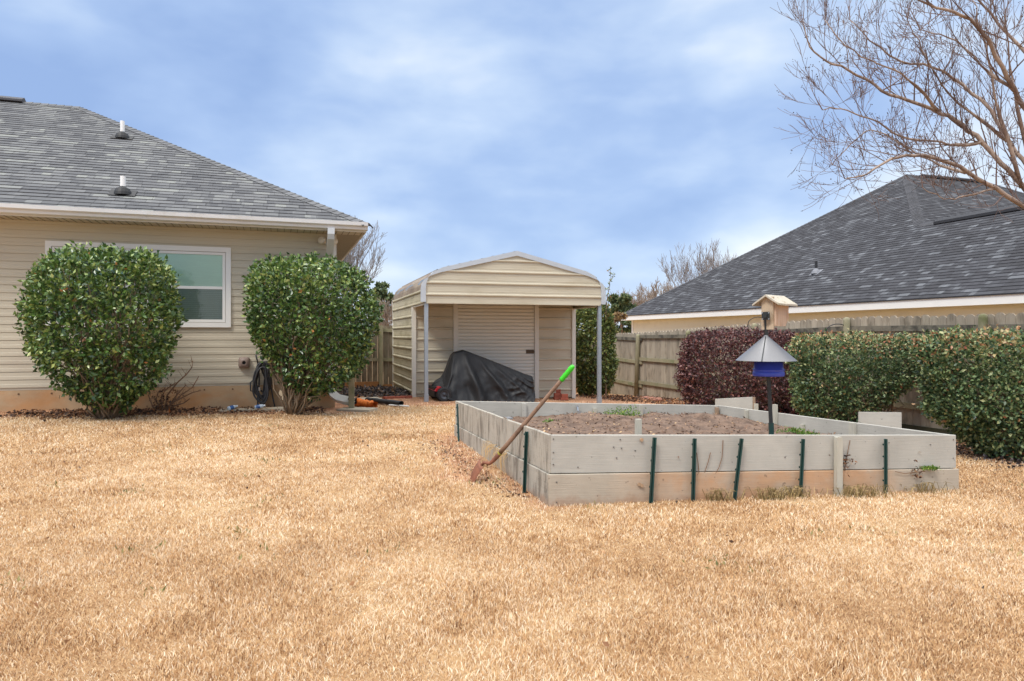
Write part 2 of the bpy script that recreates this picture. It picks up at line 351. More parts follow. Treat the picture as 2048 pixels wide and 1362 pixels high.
M['leaf_brown'] = leaf_mat('rusty_leaves', [(0, lin(90, 74, 48)), (.5, lin(138, 108, 72)), (.8, lin(160, 124, 84)), (1, lin(110, 118, 60))], .6, .25)
M['leaf_pine'] = leaf_mat('pine_needles', [(0, lin(52, 70, 48)), (.6, lin(92, 110, 72)), (1, lin(136, 142, 96))], .6, .2)
M['leaf_dry'] = leaf_mat('dead_leaves', [(0, lin(44, 34, 32)), (.4, lin(84, 60, 46)), (.75, lin(136, 96, 66)), (1, lin(186, 140, 98))], .8, .1)
M['leaf_dark'] = leaf_mat('dark_dead_leaves', [(0, lin(34, 32, 34)), (.5, lin(66, 58, 58)), (.85, lin(106, 92, 84)), (1, lin(160, 120, 80))], .6, .1)
M['leaf_weed'] = leaf_mat('weed_leaves', [(0, lin(60, 92, 34)), (.6, lin(98, 138, 48)), (1, lin(150, 160, 70))], .5, .3)
M['leaf_orange'] = leaf_mat('orange_leaf', [(0, lin(214, 130, 70)), (1, lin(214, 130, 70))], .6, .3)
# grass blades: straw with broad darker and paler patches of the lawn
def straw(t, lp, rnd, k=1.0):
    a = noise(t, lp, .55, 4, .6, .4); b = noise(t, lp, 2.6, 5, .65, .3); g = noise(t, lp, 11, 3, .6)
    p = mth(t, 'ADD', mth(t, 'MULTIPLY', a, .5), mth(t, 'ADD', mth(t, 'MULTIPLY', b, .35), mth(t, 'MULTIPLY', g, .15)))
    p = mth(t, 'MULTIPLY_ADD', mth(t, 'SUBTRACT', p, .5), 4.6, .52, clamp=True)
    v = mth(t, 'ADD', mth(t, 'MULTIPLY', rnd, .82), mth(t, 'MULTIPLY', mth(t, 'SUBTRACT', p, .25), .30), clamp=True)
    return ramp(t, v, [(.05, lin(112, 78, 52)), (.22, lin(168, 128, 88)), (.42, lin(206, 166, 120)), (.65, lin(231, 199, 153)), (.88, lin(250, 238, 214))])
m, t, b, lp, rnd = new_mat('dry_grass'); c = straw(t, lp, rnd); lk(t, c, b.inputs['Base Color']); b.inputs['Roughness'].default_value = .7
b.inputs['Specular IOR Level'].default_value = .3
tr = N(t, 'ShaderNodeBsdfTranslucent'); lk(t, c, tr.inputs[0]); ms = N(t, 'ShaderNodeMixShader'); ms.inputs[0].default_value = .3
lk(t, b.outputs[0], ms.inputs[1]); lk(t, tr.outputs[0], ms.inputs[2]); lk(t, ms.outputs[0], [n for n in t.nodes if n.type == 'OUTPUT_MATERIAL'][0].inputs[0])
M['grass'] = m
m, t, b, lp, rnd = new_mat('lawn_ground')       # rnd on the ground mesh = how bare the clay is
g = noise(t, lp, 60, 4, .7); c0 = mixc(t, 1.0, straw(t, lp, g), (.6, .56, .52), 'MULTIPLY')
clay = ramp(t, noise(t, lp, 5, 6, .7, .3), [(.3, lin(122, 90, 68)), (.5, lin(168, 122, 90)), (.7, lin(200, 158, 122))])
fac = smooth(t, mth(t, 'ADD', rnd, mth(t, 'MULTIPLY', mth(t, 'SUBTRACT', noise(t, lp, 2.2, 5, .7, .3), .5), .9)), .35, .75)
lk(t, mixc(t, fac, c0, clay), b.inputs['Base Color']); b.inputs['Roughness'].default_value = .95
bump(t, b, g, .8, .02); M['ground'] = m
def glass_mat():
    m = bpy.data.materials.new('window_glass'); m.use_nodes = True; t = m.node_tree; t.nodes.clear()
    tr = N(t, 'ShaderNodeBsdfTransparent'); tr.inputs[0].default_value = (.95, .98, .97, 1)
    gl = N(t, 'ShaderNodeBsdfGlossy'); gl.inputs['Roughness'].default_value = .02
    fr = N(t, 'ShaderNodeFresnel'); fr.inputs[0].default_value = 1.5
    ms = N(t, 'ShaderNodeMixShader'); lk(t, mth(t, 'MULTIPLY', fr.outputs[0], .8), ms.inputs[0]); lk(t, tr.outputs[0], ms.inputs[1]); lk(t, gl.outputs[0], ms.inputs[2])
    o = N(t, 'ShaderNodeOutputMaterial'); lk(t, ms.outputs[0], o.inputs[0]); return m
M['glass'] = glass_mat()
# ------------------------------------------------------------------ the lie of the land
CP = np.array([(0, 2, 0), (-3, 3, .02), (3, 3, -.02), (.28, 5.1, .048), (3.87, 5.95, -.05), (-.7, 8.45, .06), (-6, 5, .12), (-7.35, 9.6, .22), (-5.4, 9.0, .2),
               (-4.5, 10.5, .1), (-3.24, 10.2, .1), (-1.66, 13, .012), (1.84, 14.07, -.09), (-3, 17.5, -.1), (-3.6, 19, -.24), (3, 20.6, -.48), (2.85, 9.35, -.1),
               (5.2, 10.3, -.2), (6.7, 9.6, -.22), (5.5, 7.7, -.08), (8, 5, -.12), (3.2, 16, -.25), (-2.6, 10.9, .10)])
def basis(x, y):
    x = np.clip(x, -9, 9) / 10; y = np.clip(y, 1, 22) / 10
    return np.stack([x * 0 + 1, x, y, x * y, x * x, y * y, x * x * y, x * y * y, y ** 3], -1)
_A = basis(CP[:, 0], CP[:, 1]); COEF = np.linalg.solve(_A.T @ _A + 1e-5 * np.eye(9), _A.T @ CP[:, 2])
def gzn(x, y): return basis(np.asarray(x, float), np.asarray(y, float)) @ COEF
def gz(x, y): return float(gzn(x, y))
A_ = Vector((.28, 5.10)); B_ = Vector((3.87, 5.95)); C_ = Vector((2.85, 9.38)); D_ = Vector((-.70, 8.45))   # bed corners
def seg_dist(x, y, a, b):
    ax, ay = a; bx, by = b; t = np.clip(((x - ax) * (bx - ax) + (y - ay) * (by - ay)) / ((bx - ax) ** 2 + (by - ay) ** 2), 0, 1)
    return np.hypot(x - ax - t * (bx - ax), y - ay - t * (by - ay))
HU = Vector((math.cos(R(18.8)), math.sin(R(18.8)))); HV = Vector((-HU.y, HU.x)); HO = Vector((-2.93, 11.3))
SU = Vector((math.cos(R(17)), math.sin(R(17)))); SV = Vector((-SU.y, SU.x)); SO = Vector((-1.657, 13.0))
def bare(x, y):
    """0 = full lawn, 1 = bare clay / litter"""
    hv = (x - HO.x) * HV.x + (y - HO.y) * HV.y; hu = (x - HO.x) * HU.x + (y - HO.y) * HU.y
    b = np.where(hu < .4, np.clip((hv + 1.25) / .7, 0, 1), np.clip((hv + .1) / .8, 0, 1))
    b = np.maximum(b, np.where((x < -.8) & (hu > .2), np.clip((y - 12.4) / .9, 0, 1), 0))
    b = np.maximum(b, .8 * np.clip(1 - seg_dist(x, y, (-.35, 6.0), D_) / .75, 0, 1))
    b = np.maximum(b, .75 * np.clip(1 - seg_dist(x, y, A_, (-.3, 7.3)) / .55, 0, 1))
    b = np.maximum(b, .45 * np.clip(1 - seg_dist(x, y, A_, B_) / .25, 0, 1))
    sh = (x - SO.x) * SV.x + (y - SO.y) * SV.y
    b = np.maximum(b, .9 * np.clip((sh + .1) / .9, 0, 1))
    fd = (x - 6.69) * .947 + (y - 9.62) * .322        # distance past the side fence line
    b = np.maximum(b, np.clip((fd + 2.35) / .8, 0, 1))
    return np.where((fd > .3) | (y > 19.5) | (np.abs(x) > 9), .1, b)
def ground():
    def axis(lo, hi, f0, f1, step, far):
        a = list(np.arange(f0, f1 + 1e-6, step)); k = step; v = f0; L = []
        while v > lo: k *= 1.5; v -= k; L.append(v)
        k = step; v = a[-1]; H = []
        while v < hi: k *= 1.5; v += k; H.append(v)
        return np.array(L[::-1] + a + H)
    xs = axis(-700, 700, -9, 10, .12, 0); ys = axis(-300, 1200, 1, 21, .12, 0)
    X, Y = np.meshgrid(xs, ys); Z = gzn(X, Y)
    V = np.stack([X, Y, Z], -1).reshape(-1, 3)
    near = (np.abs(V[:, 0]) < 10) & (V[:, 1] < 22) & (V[:, 1] > 0)
    V[:, 2] += np.where(near, .008 * np.sin(V[:, 0] * 5.1 + np.sin(V[:, 1] * 3.3)) * np.sin(V[:, 1] * 4.3), 0)
    nx, ny = len(xs), len(ys); i = np.arange(ny - 1)[:, None] * nx + np.arange(nx - 1)[None, :]
    Fc = np.stack([i, i + 1, i + nx + 1, i + nx], -1).reshape(-1, 4)
    o = np_mesh('ground', V, Fc, bare(V[:, 0], V[:, 1]), M['ground'], smooth_=True); o['kind'] = 'structure'
ground()
def grass():
    # blades over the lawn: many small near the camera, fewer and broader further off
    Vs = []; Rs = []
    for (y0, y1, n, w, h) in ((1.9, 4.2, 270000, .0030, .023), (4.2, 6.6, 210000, .0042, .024), (6.6, 9.6, 160000, .0062, .026), (9.6, 15, 110000, .0085, .03)):
        y = np.sqrt(rng.uniform(y0 ** 2, y1 ** 2, n)); x = rng.uniform(-.86, .86, n) * (y + .6)
        bb = bare(x, y); keep = rng.uniform(0, 1, n) > bb * 1.0 - .06 + .0 * x
        # keep out of the bed and the shed
        def inside(x, y, P):
            r = np.ones(len(x), bool)
            for i in range(4):
                a = P[i]; b = P[(i + 1) % 4]; r &= ((b.x - a.x) * (y - a.y) - (b.y - a.y) * (x - a.x)) > -.02
            return r
        keep &= ~inside(x, y, [A_, B_, C_, D_])
        hv = (x - HO.x) * HV.x + (y - HO.y) * HV.y; hu = (x - HO.x) * HU.x + (y - HO.y) * HU.y
        keep &= ~((hv > -.05) & (hu < .1))
        keep &= np.abs(x) < 9.5
        x = x[keep]; y = y[keep]; n = len(x); z = gzn(x, y)
        clump = np.sin(x * 9 + 2 * np.sin(y * 7)) * np.sin(y * 11 + 2 * np.sin(x * 5)) * .5 + .5
        hh = h * rng.uniform(.5, 1.25, n) * (.75 + .5 * clump); ww = w * rng.uniform(.7, 1.3, n)
        az = rng.uniform(0, 6.283, n); lean = rng.uniform(.2, 1.3, n); la = rng.uniform(0, 6.283, n)
        dx, dy = np.cos(az) * ww / 2, np.sin(az) * ww / 2
        lx, ly = np.cos(la) * hh * lean, np.sin(la) * hh * lean
        P = np.zeros((n, 5, 3))
        P[:, 0] = np.stack([x - dx, y - dy, z - .004], -1); P[:, 1] = np.stack([x + dx, y + dy, z - .004], -1)
        P[:, 2] = np.stack([x - dx * .8 + lx * .52, y - dy * .8 + ly * .52, z + hh * .6], -1)
        P[:, 3] = np.stack([x + dx * .8 + lx * .52, y + dy * .8 + ly * .52, z + hh * .6], -1)
        P[:, 4] = np.stack([x + lx, y + ly, z + hh * (.95 - .15 * lean)], -1)
        Vs.append(P.reshape(-1, 3)); Rs.append(np.repeat(rng.beta(1.05, .8, n), 5))
    V = np.concatenate(Vs); r = np.concatenate(Rs); n = len(V) // 5; i = np.arange(n)[:, None] * 5
    Fc = np.concatenate([i + np.array([0, 1, 3]), i + np.array([0, 3, 2]), i + np.array([2, 3, 4])])
    o = np_mesh('grass', V, Fc, r, M['grass']); tag(o, 'short dormant straw coloured lawn grass covering the yard', 'grass', kind='stuff')
grass()
# ------------------------------------------------------------------ leaves, litter, twigs
def leaves(name, mat, P, Nn, size, parent=None, origin=(0, 0, 0), aspect=.5, rnd=None, spread=.9):
    n = len(P)
    d = Nn * (1 - spread) + rng.normal(0, 1, (n, 3)) * spread * .7; d /= np.linalg.norm(d, axis=1)[:, None] + 1e-9
    q = rng.normal(0, 1, (n, 3)) + np.array([0, 0, .0]); s = np.cross(d, q); s /= np.linalg.norm(s, axis=1)[:, None] + 1e-9
    u = np.cross(s, d); L = size * rng.uniform(.65, 1.25, n)[:, None]; w = L * aspect / 2
    V = np.zeros((n, 5, 3)); V[:, 0] = P; V[:, 1] = P + d * L * .45 + s * w + u * L * .06; V[:, 2] = P + d * L * .45 - s * w + u * L * .06
    V[:, 3] = P + d * L - u * L * .12; V[:, 4] = P + d * L * .5 - u * L * .04
    i = np.arange(n)[:, None] * 5
    Fc = np.concatenate([i + np.array(a) for a in ((0, 1, 4), (0, 4, 2), (1, 3, 4), (4, 3, 2))])
    if rnd is None: rnd = rng.uniform(0, 1, n)
    return np_mesh(name, V.reshape(-1, 3), Fc, np.repeat(np.clip(rnd, 0, 1), 5), mat, parent, origin)
def nz(P, s, off=0):
    """cheap smooth 3-D pseudo noise in -1..1"""
    x, y, z = (P * s).T
    return (np.sin(x * 1.7 + off + 1.3 * np.sin(y * 1.3 + off)) + np.sin(y * 2.1 - off + 1.7 * np.sin(z * 1.1)) + np.sin(z * 1.9 + 2 * off + 1.1 * np.sin(x * 1.5))) / 3
def crown_points(prof, D, depth, n, per, shell=.16, seed=0, power=2.0, gap=.0, lump=.06, ctrY=None):
    """prof: (py, px_left, px_right) silhouette rows at distance D, depth = front-to-back / width"""
    ys = np.array([p[0] for p in prof], float); xl = np.array([p[1] for p in prof], float); xr = np.array([p[2] for p in prof], float)
    zz = CAMZ - (ys - HY) * D / F_PX; X0 = (xl - CX) * D / F_PX; X1 = (xr - CX) * D / F_PX
    o = np.argsort(zz); zz, X0, X1 = zz[o], X0[o], X1[o]
    zs = rng.uniform(zz[0], zz[-1], n * 3); hw = np.interp(zs, zz, (X1 - X0) / 2); keep = rng.uniform(0, hw.max(), n * 3) < hw + .08
    zs = zs[keep][:n]; hw = np.interp(zs, zz, (X1 - X0) / 2); cx = np.interp(zs, zz, (X0 + X1) / 2); n = len(zs)
    a = rng.uniform(0, 6.283, n); ca, sa = np.cos(a), np.sin(a)
    rr = (np.abs(ca) ** power + np.abs(sa) ** power) ** (-1 / power)
    f = 1 - np.abs(rng.normal(0, shell, n)); f = np.clip(f, .1, 1)
    x = cx + hw * rr * f * ca; y = D + (hw * rr * f * sa) * (depth if np.isscalar(depth) else 1)
    P = np.stack([x, y, zs], -1)
    C = np.stack([cx, np.full(n, D), np.full(n, (zz[0] + zz[-1]) * .5)], -1)
    Nn = P - C; Nn /= np.linalg.norm(Nn, axis=1)[:, None] + 1e-9
    P += Nn * (nz(P, 4.5, seed)[:, None] * lump + rng.normal(0, .012, (n, 1)))
    if gap: k = nz(P, 6.0, seed + 3) > -1 + gap * (1.3 - .8 * (P[:, 2] - zz[0]) / (zz[-1] - zz[0])); P, Nn = P[k], Nn[k]
    Q = np.repeat(P, per, 0) + rng.normal(0, .028, (len(P) * per, 3)); NN = np.repeat(Nn, per, 0)
    return P, Q, NN
def stems(mb, base, tips, r0, n_mid=4, jitter=.05, r1=.003, sides=5):
    for i, tpt in enumerate(tips):
        b = Vector(base[i % len(base)]) if isinstance(base, list) else Vector(base)
        tpt = Vector(tpt); pts = []; rad = []
        for k in range(n_mid + 1):
            f = k / n_mid; p = b.lerp(tpt, f); p.z = b.z + (tpt.z - b.z) * (f ** .85)
            if 0 < k < n_mid: p += Vector([random.uniform(-jitter, jitter) for _ in range(3)])
            pts.append(p); rad.append(r0 * (1 - f) ** .8 + r1)
        mb.tube(pts, rad, sides)
def litter(name, label, mat, n, fn, size=.045, up=.02, cat='leaf litter'):
    xy = fn(n); P = np.stack([xy[:, 0], xy[:, 1], gzn(xy[:, 0], xy[:, 1]) + rng.uniform(.002, up, n)], -1)
    d = rng.normal(0, 1, (n, 3)); d[:, 2] *= .35
    o = leaves(name, mat, P, d, size, aspect=.6, spread=.15)
    tag(o, label, cat, kind='stuff'); return o
# ------------------------------------------------------------------ roofs
def shingled(name, mat, Torg, xdir, sdir, zup, maxslope, bounds, parent, course=.143, step=.010):
    """Torg eave origin, xdir along eave, sdir up the slope (unit), bounds(s)->(x0,x1)"""
    nrm = Vector(xdir).cross(Vector(sdir)).normalized()
    if nrm.z < 0: nrm = -nrm
    X = Vector(xdir).normalized(); S = Vector(sdir).normalized()
    T = Matrix(((X.x, S.x, nrm.x, Torg[0]), (X.y, S.y, nrm.y, Torg[1]), (X.z, S.z, nrm.z, Torg[2]), (0, 0, 0, 1)))
    mb = MB(T); k = 0
    while k * course < maxslope - .01:
        s0 = k * course; s1 = min((k + 1) * course, maxslope); a0, a1 = bounds(s0); c0, c1 = bounds(s1)
        if a1 - a0 < .02: break
        seg = max(1, int((a1 - a0) / 1.0)); st = step
        # lower edge lifted with small dips so that the courses read as separate shingles
        vs = []; 
        for i in range(seg + 1):
            f = i / seg; j = random.uniform(-.002, .003)
            vs += [(a0 + (a1 - a0) * f, s0 + .0006, -.004), (a0 + (a1 - a0) * f, s0 + .0006, st + j), (c0 + (c1 - c0) * f, s1 + .0006, .0)]
        fs = []
        for i in range(seg):
            b = i * 3; fs += [(b, b + 3, b + 4, b + 1), (b + 1, b + 4, b + 5, b + 2)]
        mb.add(vs, fs); k += 1
    return mb.build(name, mat, parent)
def caps(name, mat, a, b, n1, n2, parent, w=.15, step=.14):
    """row of ridge-cap shingles from a (low) to b (high) folded over the planes with normals n1,n2"""
    a = Vector(a); b = Vector(b); d = (b - a); L = d.length; d.normalize(); mb = MB()
    s1 = d.cross(Vector(n1)).normalized(); s2 = d.cross(Vector(n2)).normalized()
    mid = (s1 + s2)
    # choose downhill sides
    if s1.z > 0: s1 = -s1
    if s2.z > 0: s2 = -s2
    up = (Vector(n1) + Vector(n2)).normalized(); k = 0
    while k * step < L:
        p0 = a + d * (k * step); p1 = a + d * min(L, k * step + step * 1.15); mb.rnd = random.random()
        lo = up * .017; hi = up * .010
        vs = [p0 + s1 * w + lo, p0 + lo * 1.3, p0 + s2 * w + lo, p1 + s1 * w + hi, p1 + hi, p1 + s2 * w + hi,
              p0 + s1 * w - up * .01, p0 - up * .005, p0 + s2 * w - up * .01]
        mb.add(vs, [(0, 1, 4, 3), (1, 2, 5, 4), (6, 7, 1, 0), (7, 8, 2, 1)]); k += 1
    return mb.build(name, mat, parent)
def frameT(o, u, v): return Matrix(((u.x, v.x, 0, o.x), (u.y, v.y, 0, o.y), (0, 0, 1, 0), (0, 0, 0, 1)))
def lap(mb, x0, x1, z0, z1, course, step=.012, y=0, mid=True):
    z = z0
    while z < z1 - .005:
        zt = min(z + course, z1)
        if mid:   # dutch-lap vinyl: two faces and a cove per course
            vs = []
            prof = ((-.014, 0), (-.014, .08), (step * .95, .085), (step * .85, .47), (step * .62, .52), (step * .55, 1.0), (-.014, 1.0))
            for off, f in prof: vs += [(x0, y - off, z + (zt - z) * f), (x1, y - off, z + (zt - z) * f)]
            mb.add(vs, [(2 * i, 2 * i + 1, 2 * i + 3, 2 * i + 2) for i in range(6)])
        else:
            mb.add([(x0, y, z), (x1, y, z), (x0, y - step, z), (x1, y - step, z), (x0, y - .002, zt), (x1, y - .002, zt)], [(0, 1, 3, 2), (2, 3, 5, 4)])
        z += course
# ------------------------------------------------------------------ our house
HT = frameT(HO, HU, HV); OV = .45; EZ = 3.10; RUN = 5.25; SL = 2.95 / 5.25
def H(u, v, z): return HT @ Vector((u, v, z))
house = thing('house', 'tan sided single storey house with grey shingle hip roof at the left', 'house', tuple(HT @ Vector((0, 0, gz(HO.x, HO.y)))))
WL = -12.5; DEEP = 2 * RUN - 2 * OV
mb = MB(HT); lap(mb, WL, -.045, .53, 2.93, .1143)
mb.b2(WL, -.01, .002, .15, .5, 2.95)
wall = mb.build('wall', M['siding'], house)
T2 = HT @ Matrix(((0, -1, 0, 0), (1, 0, 0, 0), (0, 0, 1, 0), (0, 0, 0, 1)))   # end wall frame: x runs back, -y faces right
mb = MB(T2); lap(mb, .045, DEEP, .53, 2.93, .1143); mb.b2(.01, DEEP, .002, .15, .5, 2.95); mb.build('wall', M['siding'], house)
mb = MB(HT); mb.b2(WL, .0, .004, .2, -.5, .525); mb.b2(-.2, -.004, .2, DEEP, -.5, .525)
fnd = mb.build('foundation', M['foundation'], house)
for k in range(22):
    mb = MB(HT)
    x = -.75 - k * .41
    mb.lathe([(.0, 0), (.013, 0), (.013, .004)], 10, Matrix.Translation((x, .003, .445)) @ Matrix.Rotation(R(90), 4, 'X'))
    mb.build('tie_hole', M['tie'], fnd)
mb = MB(HT); mb.b2(-.05, .022, -.022, -.003, .5, 2.96); mb.b2(.003, .022, -.003, .05, .5, 2.96); mb.build('corner_trim', M['white_trim'], house)
# soffit, with its perforated joints, and the frieze under it
mb = MB(HT); mb.b2(WL, OV - .01, -OV + .01, .0, 2.965, 2.98); mb.b2(.0, OV - .01, .0, DEEP + OV, 2.965, 2.98)
sof = mb.build('soffit', M['soffit'], house)
mb = MB(HT); x = WL
while x < .4: mb.b2(x, x + .006, -OV + .03, -.03, 2.959, 2.964); x += .1
for i in range(90): mb.b2(.03, OV - .03, i * .1, i * .1 + .006, 2.959, 2.964)
mb.build('groove', mk('soffit_groove', lin(110, 100, 82), .8, .1), sof)
mb = MB(HT); mb.b2(WL, 0, -.03, -.014, 2.92, 2.962); mb.build('frieze', M['soffit'], house)
mb = MB(HT); mb.b2(WL, OV, -OV - .012, -OV + .009, 2.955, 3.09); mb.b2(OV - .012, OV + .009, -OV + .012, DEEP + OV, 2.955, 3.09); mb.build('fascia', M['gutter'], house)
# gutter: ogee profile along the front
gp = [(-.012, 3.105), (-.012, 2.975), (-.055, 2.972), (-.085, 2.985), (-.095, 3.02), (-.125, 3.045), (-.13, 3.10), (-.118, 3.10), (-.115, 3.085), (-.112, 3.06)]
mb = MB(HT); vs = []
for x in (WL, OV + .02): vs += [(x, -OV + a - .002, z) for a, z in gp]
n = len(gp); mb.add(vs, [(i, i + 1, n + i + 1, n + i) for i in range(n - 1)]); mb.add([(OV + .021, -OV + a - .002, z) for a, z in gp[:7]], [tuple(range(7))])
mb.build('gutter', M['gutter'], house)
# roof
sd_ = Vector((HV.x, HV.y, SL)).normalized(); cosr = 1 / math.sqrt(1 + SL * SL); smax = RUN / cosr
e0 = H(0, -OV - .06, EZ - .02)
RT = RUN + .06
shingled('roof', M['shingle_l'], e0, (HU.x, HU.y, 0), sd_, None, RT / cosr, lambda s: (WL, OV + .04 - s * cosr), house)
roof = house.children[-1]
sd2 = Vector((-HU.x, -HU.y, SL)).normalized()
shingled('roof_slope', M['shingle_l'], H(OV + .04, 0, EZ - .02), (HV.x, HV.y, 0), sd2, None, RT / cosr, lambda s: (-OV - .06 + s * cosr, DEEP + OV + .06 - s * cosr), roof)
zr = EZ - .02 + RT * SL; apx = H(OV + .04 - RT, -OV - .06 + RT, zr)
sd3 = Vector((-HV.x, -HV.y, SL)).normalized()
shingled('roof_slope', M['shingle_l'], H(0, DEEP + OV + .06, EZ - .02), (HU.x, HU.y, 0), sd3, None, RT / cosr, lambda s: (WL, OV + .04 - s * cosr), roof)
nA = Vector((-HV.x * SL, -HV.y * SL, 1)).normalized(); nB = Vector((HU.x * SL, HU.y * SL, 1)).normalized()
caps('hip_cap', M['cap_l'], H(OV + .04, -OV - .06, EZ - .02), apx, nA, nB, roof)
nC = Vector((HV.x * SL, HV.y * SL, 1)).normalized()
caps('ridge_cap', M['cap_l'], apx, H(WL, -OV - .06 + RT, zr), nA, nC, roof)
mb = MB(HT); px0 = OV - RT - .95
mb.prism([(-.16, -.06), (-.16, -.02), (0, .06), (.16, -.02), (.16, -.06)], 0, 5.0, Matrix.Translation((px0, -OV - .06 + RT, zr + .03)) @ Matrix.Rotation(R(90), 4, 'Z'))
mb.build('ridge_vent', mk('ridge_vent', lin(74, 74, 78), .8, .1), roof)
def roof_pt(px, py):    # point on the front slope seen at a pixel of the photograph
    d = Vector(((px - CX) / F_PX, 1, -(py - HY) / F_PX)); p0 = e0; c = Vector((0, 0, CAMZ)); t = (p0 - c).dot(nA) / d.dot(nA); return c + d * t
for (px, py, h) in ((246, 388, .27), (245, 276, .32)):
    p = roof_pt(px, py); f = MB(HT); q = HT.inverted() @ p
    vp = MB(HT); vp.lathe([(.0, -.05), (.038, -.05), (.038, h), (.03, h), (.03, h - .05)], 16, Matrix.Translation(q)); v_ = vp.build('vent_pipe', M['pvc'], roof)
    f.lathe([(.13, .0), (.12, .045), (.095, .10), (.06, .115), (.042, .135), (.039, .135)], 16, Matrix.Translation(q + Vector((0, 0, -.02))))
    f.box((0, 0, 0), (.36, .26, .008), Matrix.Translation(q + Vector((0, 0, .018))) @ Matrix.Rotation(math.atan(SL), 4, 'X'))
    f.build('flashing', M['black_rubber'], v_)
# window: twin double-hung unit
uW0, uW1 = -4.10, -1.595; zW0, zW1 = 1.42, 2.675
win = None
mb = MB(HT)
def pframe(mb, x0, x1, z0, z1, w, ya, yb): mb.b2(x0, x1, ya, yb, z1 - w, z1); mb.b2(x0, x1, ya, yb, z0, z0 + w); mb.b2(x0, x0 + w, ya, yb, z0 + w, z1 - w); mb.b2(x1 - w, x1, ya, yb, z0 + w, z1 - w)
pframe(mb, uW0, uW1, zW0, zW1, .075, -.045, -.002)
win = mb.build('window', M['white_trim'], house)
mb = MB(HT); um = (uW0 + uW1) / 2; mb.b2(um - .05, um + .05, -.043, -.002, zW0 + .076, zW1 - .076)
pframe(mb, uW0 + .082, um - .054, zW0 + .082, zW1 - .082, .04, -.034, -.004); pframe(mb, um + .054, uW1 - .082, zW0 + .082, zW1 - .082, .04, -.034, -.004)
zm = (zW0 + zW1) / 2 - .01
for a, b in ((uW0 + .124, um - .096), (um + .096, uW1 - .124)): mb.b2(a, b, -.031, -.004, zm - .022, zm + .022)
mb.build('sash', M['white_trim'], win)
for a, b in ((uW0 + .123, um - .095), (um + .095, uW1 - .123)):
    mb = MB(HT); mb.b2(a, b, -.0175, -.0145, zm + .023, zW1 - .123)
    mb.build('blind', M['blind'], win)
    mb = MB(HT); zz_ = zW0 + .135
    while zz_ < zm - .03: mb.b2(a + .01, b - .01, -.0192, -.0178, zz_, zz_ + .012); zz_ += .03
    mb.build('blind_slat', M['slat'], win)
    mb = MB(HT); mb.b2(a, b, -.0175, -.0145, zW0 + .123, zm - .023); mb.build('insect_screen', M['screen'], win)
    mb = MB(HT); mb.b2(a, b, -.0235, -.0205, zW0 + .123, zm - .0225); mb.b2(a, b, -.0235, -.0205, zm + .0225, zW1 - .123); mb.build('pane', M['glass'], win)
# downspout
mb = MB(HT); ud = -.10; up_ = (1, 0, 0)
mb.tube([(ud, -OV - .07, 2.99), (ud, -OV - .07, 2.90), (ud, -OV - .045, 2.84), (ud, -.12, 2.52), (ud, -.06, 2.44), (ud, -.06, 2.34), (ud, -.06, .62)], 0, sq=(.105, .075, up_))
ds = mb.build('downspout', M['alu'], house)
mb = MB(HT)
ze = zat(803, 10.95)
mb.tube([(ud, -.06, .66), (ud, -.06, .52), (ud + .015, -.07, .42), (ud + .06, -.10, .33), (ud + .14, -.17, ze + .03), (ud + .27, -.27, ze), (ud + .36, -.34, ze - .01)], 0, sq=(.12, .085, up_), cap=False)
for k in range(6): pass
mb.build('elbow', M['white_trim'], ds)
mb = MB(HT); mb.tube([(ud + .30, -.295, ze - .002), (ud + .355, -.337, ze - .009)], 0, sq=(.108, .074, (0, 0, 1))); mb.build('opening', M['hole'], ds)
mb = MB(HT); mb.tube([(ud + .345, -.33, ze - .009), (ud + .385, -.36, ze - .012)], 0, sq=(.126, .09, (1, 0, 0)), cap=False); mb.build('adaptor', M['black_rubber'], ds)
# floodlights
fl = MB(HT); fl.lathe([(0, 0), (.05, 0), (.05, .03), (0, .03)], 16, Matrix.Translation((-.12, -.012, 2.83)) @ Matrix.Rotation(R(90), 4, 'X'))
flo = fl.build('floodlight', M['gutter'], house)
for sx_ in (-1, 1):
    l = MB(HT); l.lathe([(.0, 0), (.03, .0), (.036, .04), (.062, .08), (.066, .10), (.05, .12), (0, .13)], 16, Matrix.Translation((-.12 + sx_ * .05, -.05, 2.82)) @ Matrix.Rotation(R(62 * sx_), 4, 'Y') @ Matrix.Rotation(R(55), 4, 'X'))
    l.build('lamp', M['lampw'], flo)
# exhaust vent cover on the wall
vu = -1.40; vz = zat(725, 10.85)
mb = MB(HT)
mb.lathe([(.088, 0), (.092, .025), (.085, .06), (.062, .082), (.036, .088), (.03, .088), (.028, .07)], 4, Matrix.Translation((vu, -.01, vz)) @ Matrix.Rotation(R(90), 4, 'X') @ Matrix.Rotation(R(45), 4, 'Z'))
mb = MB(HT)
n = 24; prof = []
vs = []
for r_, d_, e_ in ((.082, .0, 6), (.084, .03, 6), (.074, .065, 4), (.045, .085, 2.2), (.03, .088, 2), (.026, .06, 2)):
    for k in range(n):
        a = 6.28319 * k / n; q = (abs(math.cos(a)) ** e_ + abs(math.sin(a)) ** e_) ** (-1 / e_) * r_
        vs.append((vu + math.cos(a) * q, -.012 - d_, vz + math.sin(a) * q * 1.05))
mb.add(vs, [(i * n + k, i * n + (k + 1) % n, (i + 1) * n + (k + 1) % n, (i + 1) * n + k) for i in range(5) for k in range(n)])
vc = mb.build('vent_cover', M['taupe'], house)
mb = MB(HT); mb.lathe([(0, 0), (.027, 0)], 12, Matrix.Translation((vu, -.074, vz)) @ Matrix.Rotation(R(90), 4, 'X')); mb.build('vent_hole', M['hole'], vc)
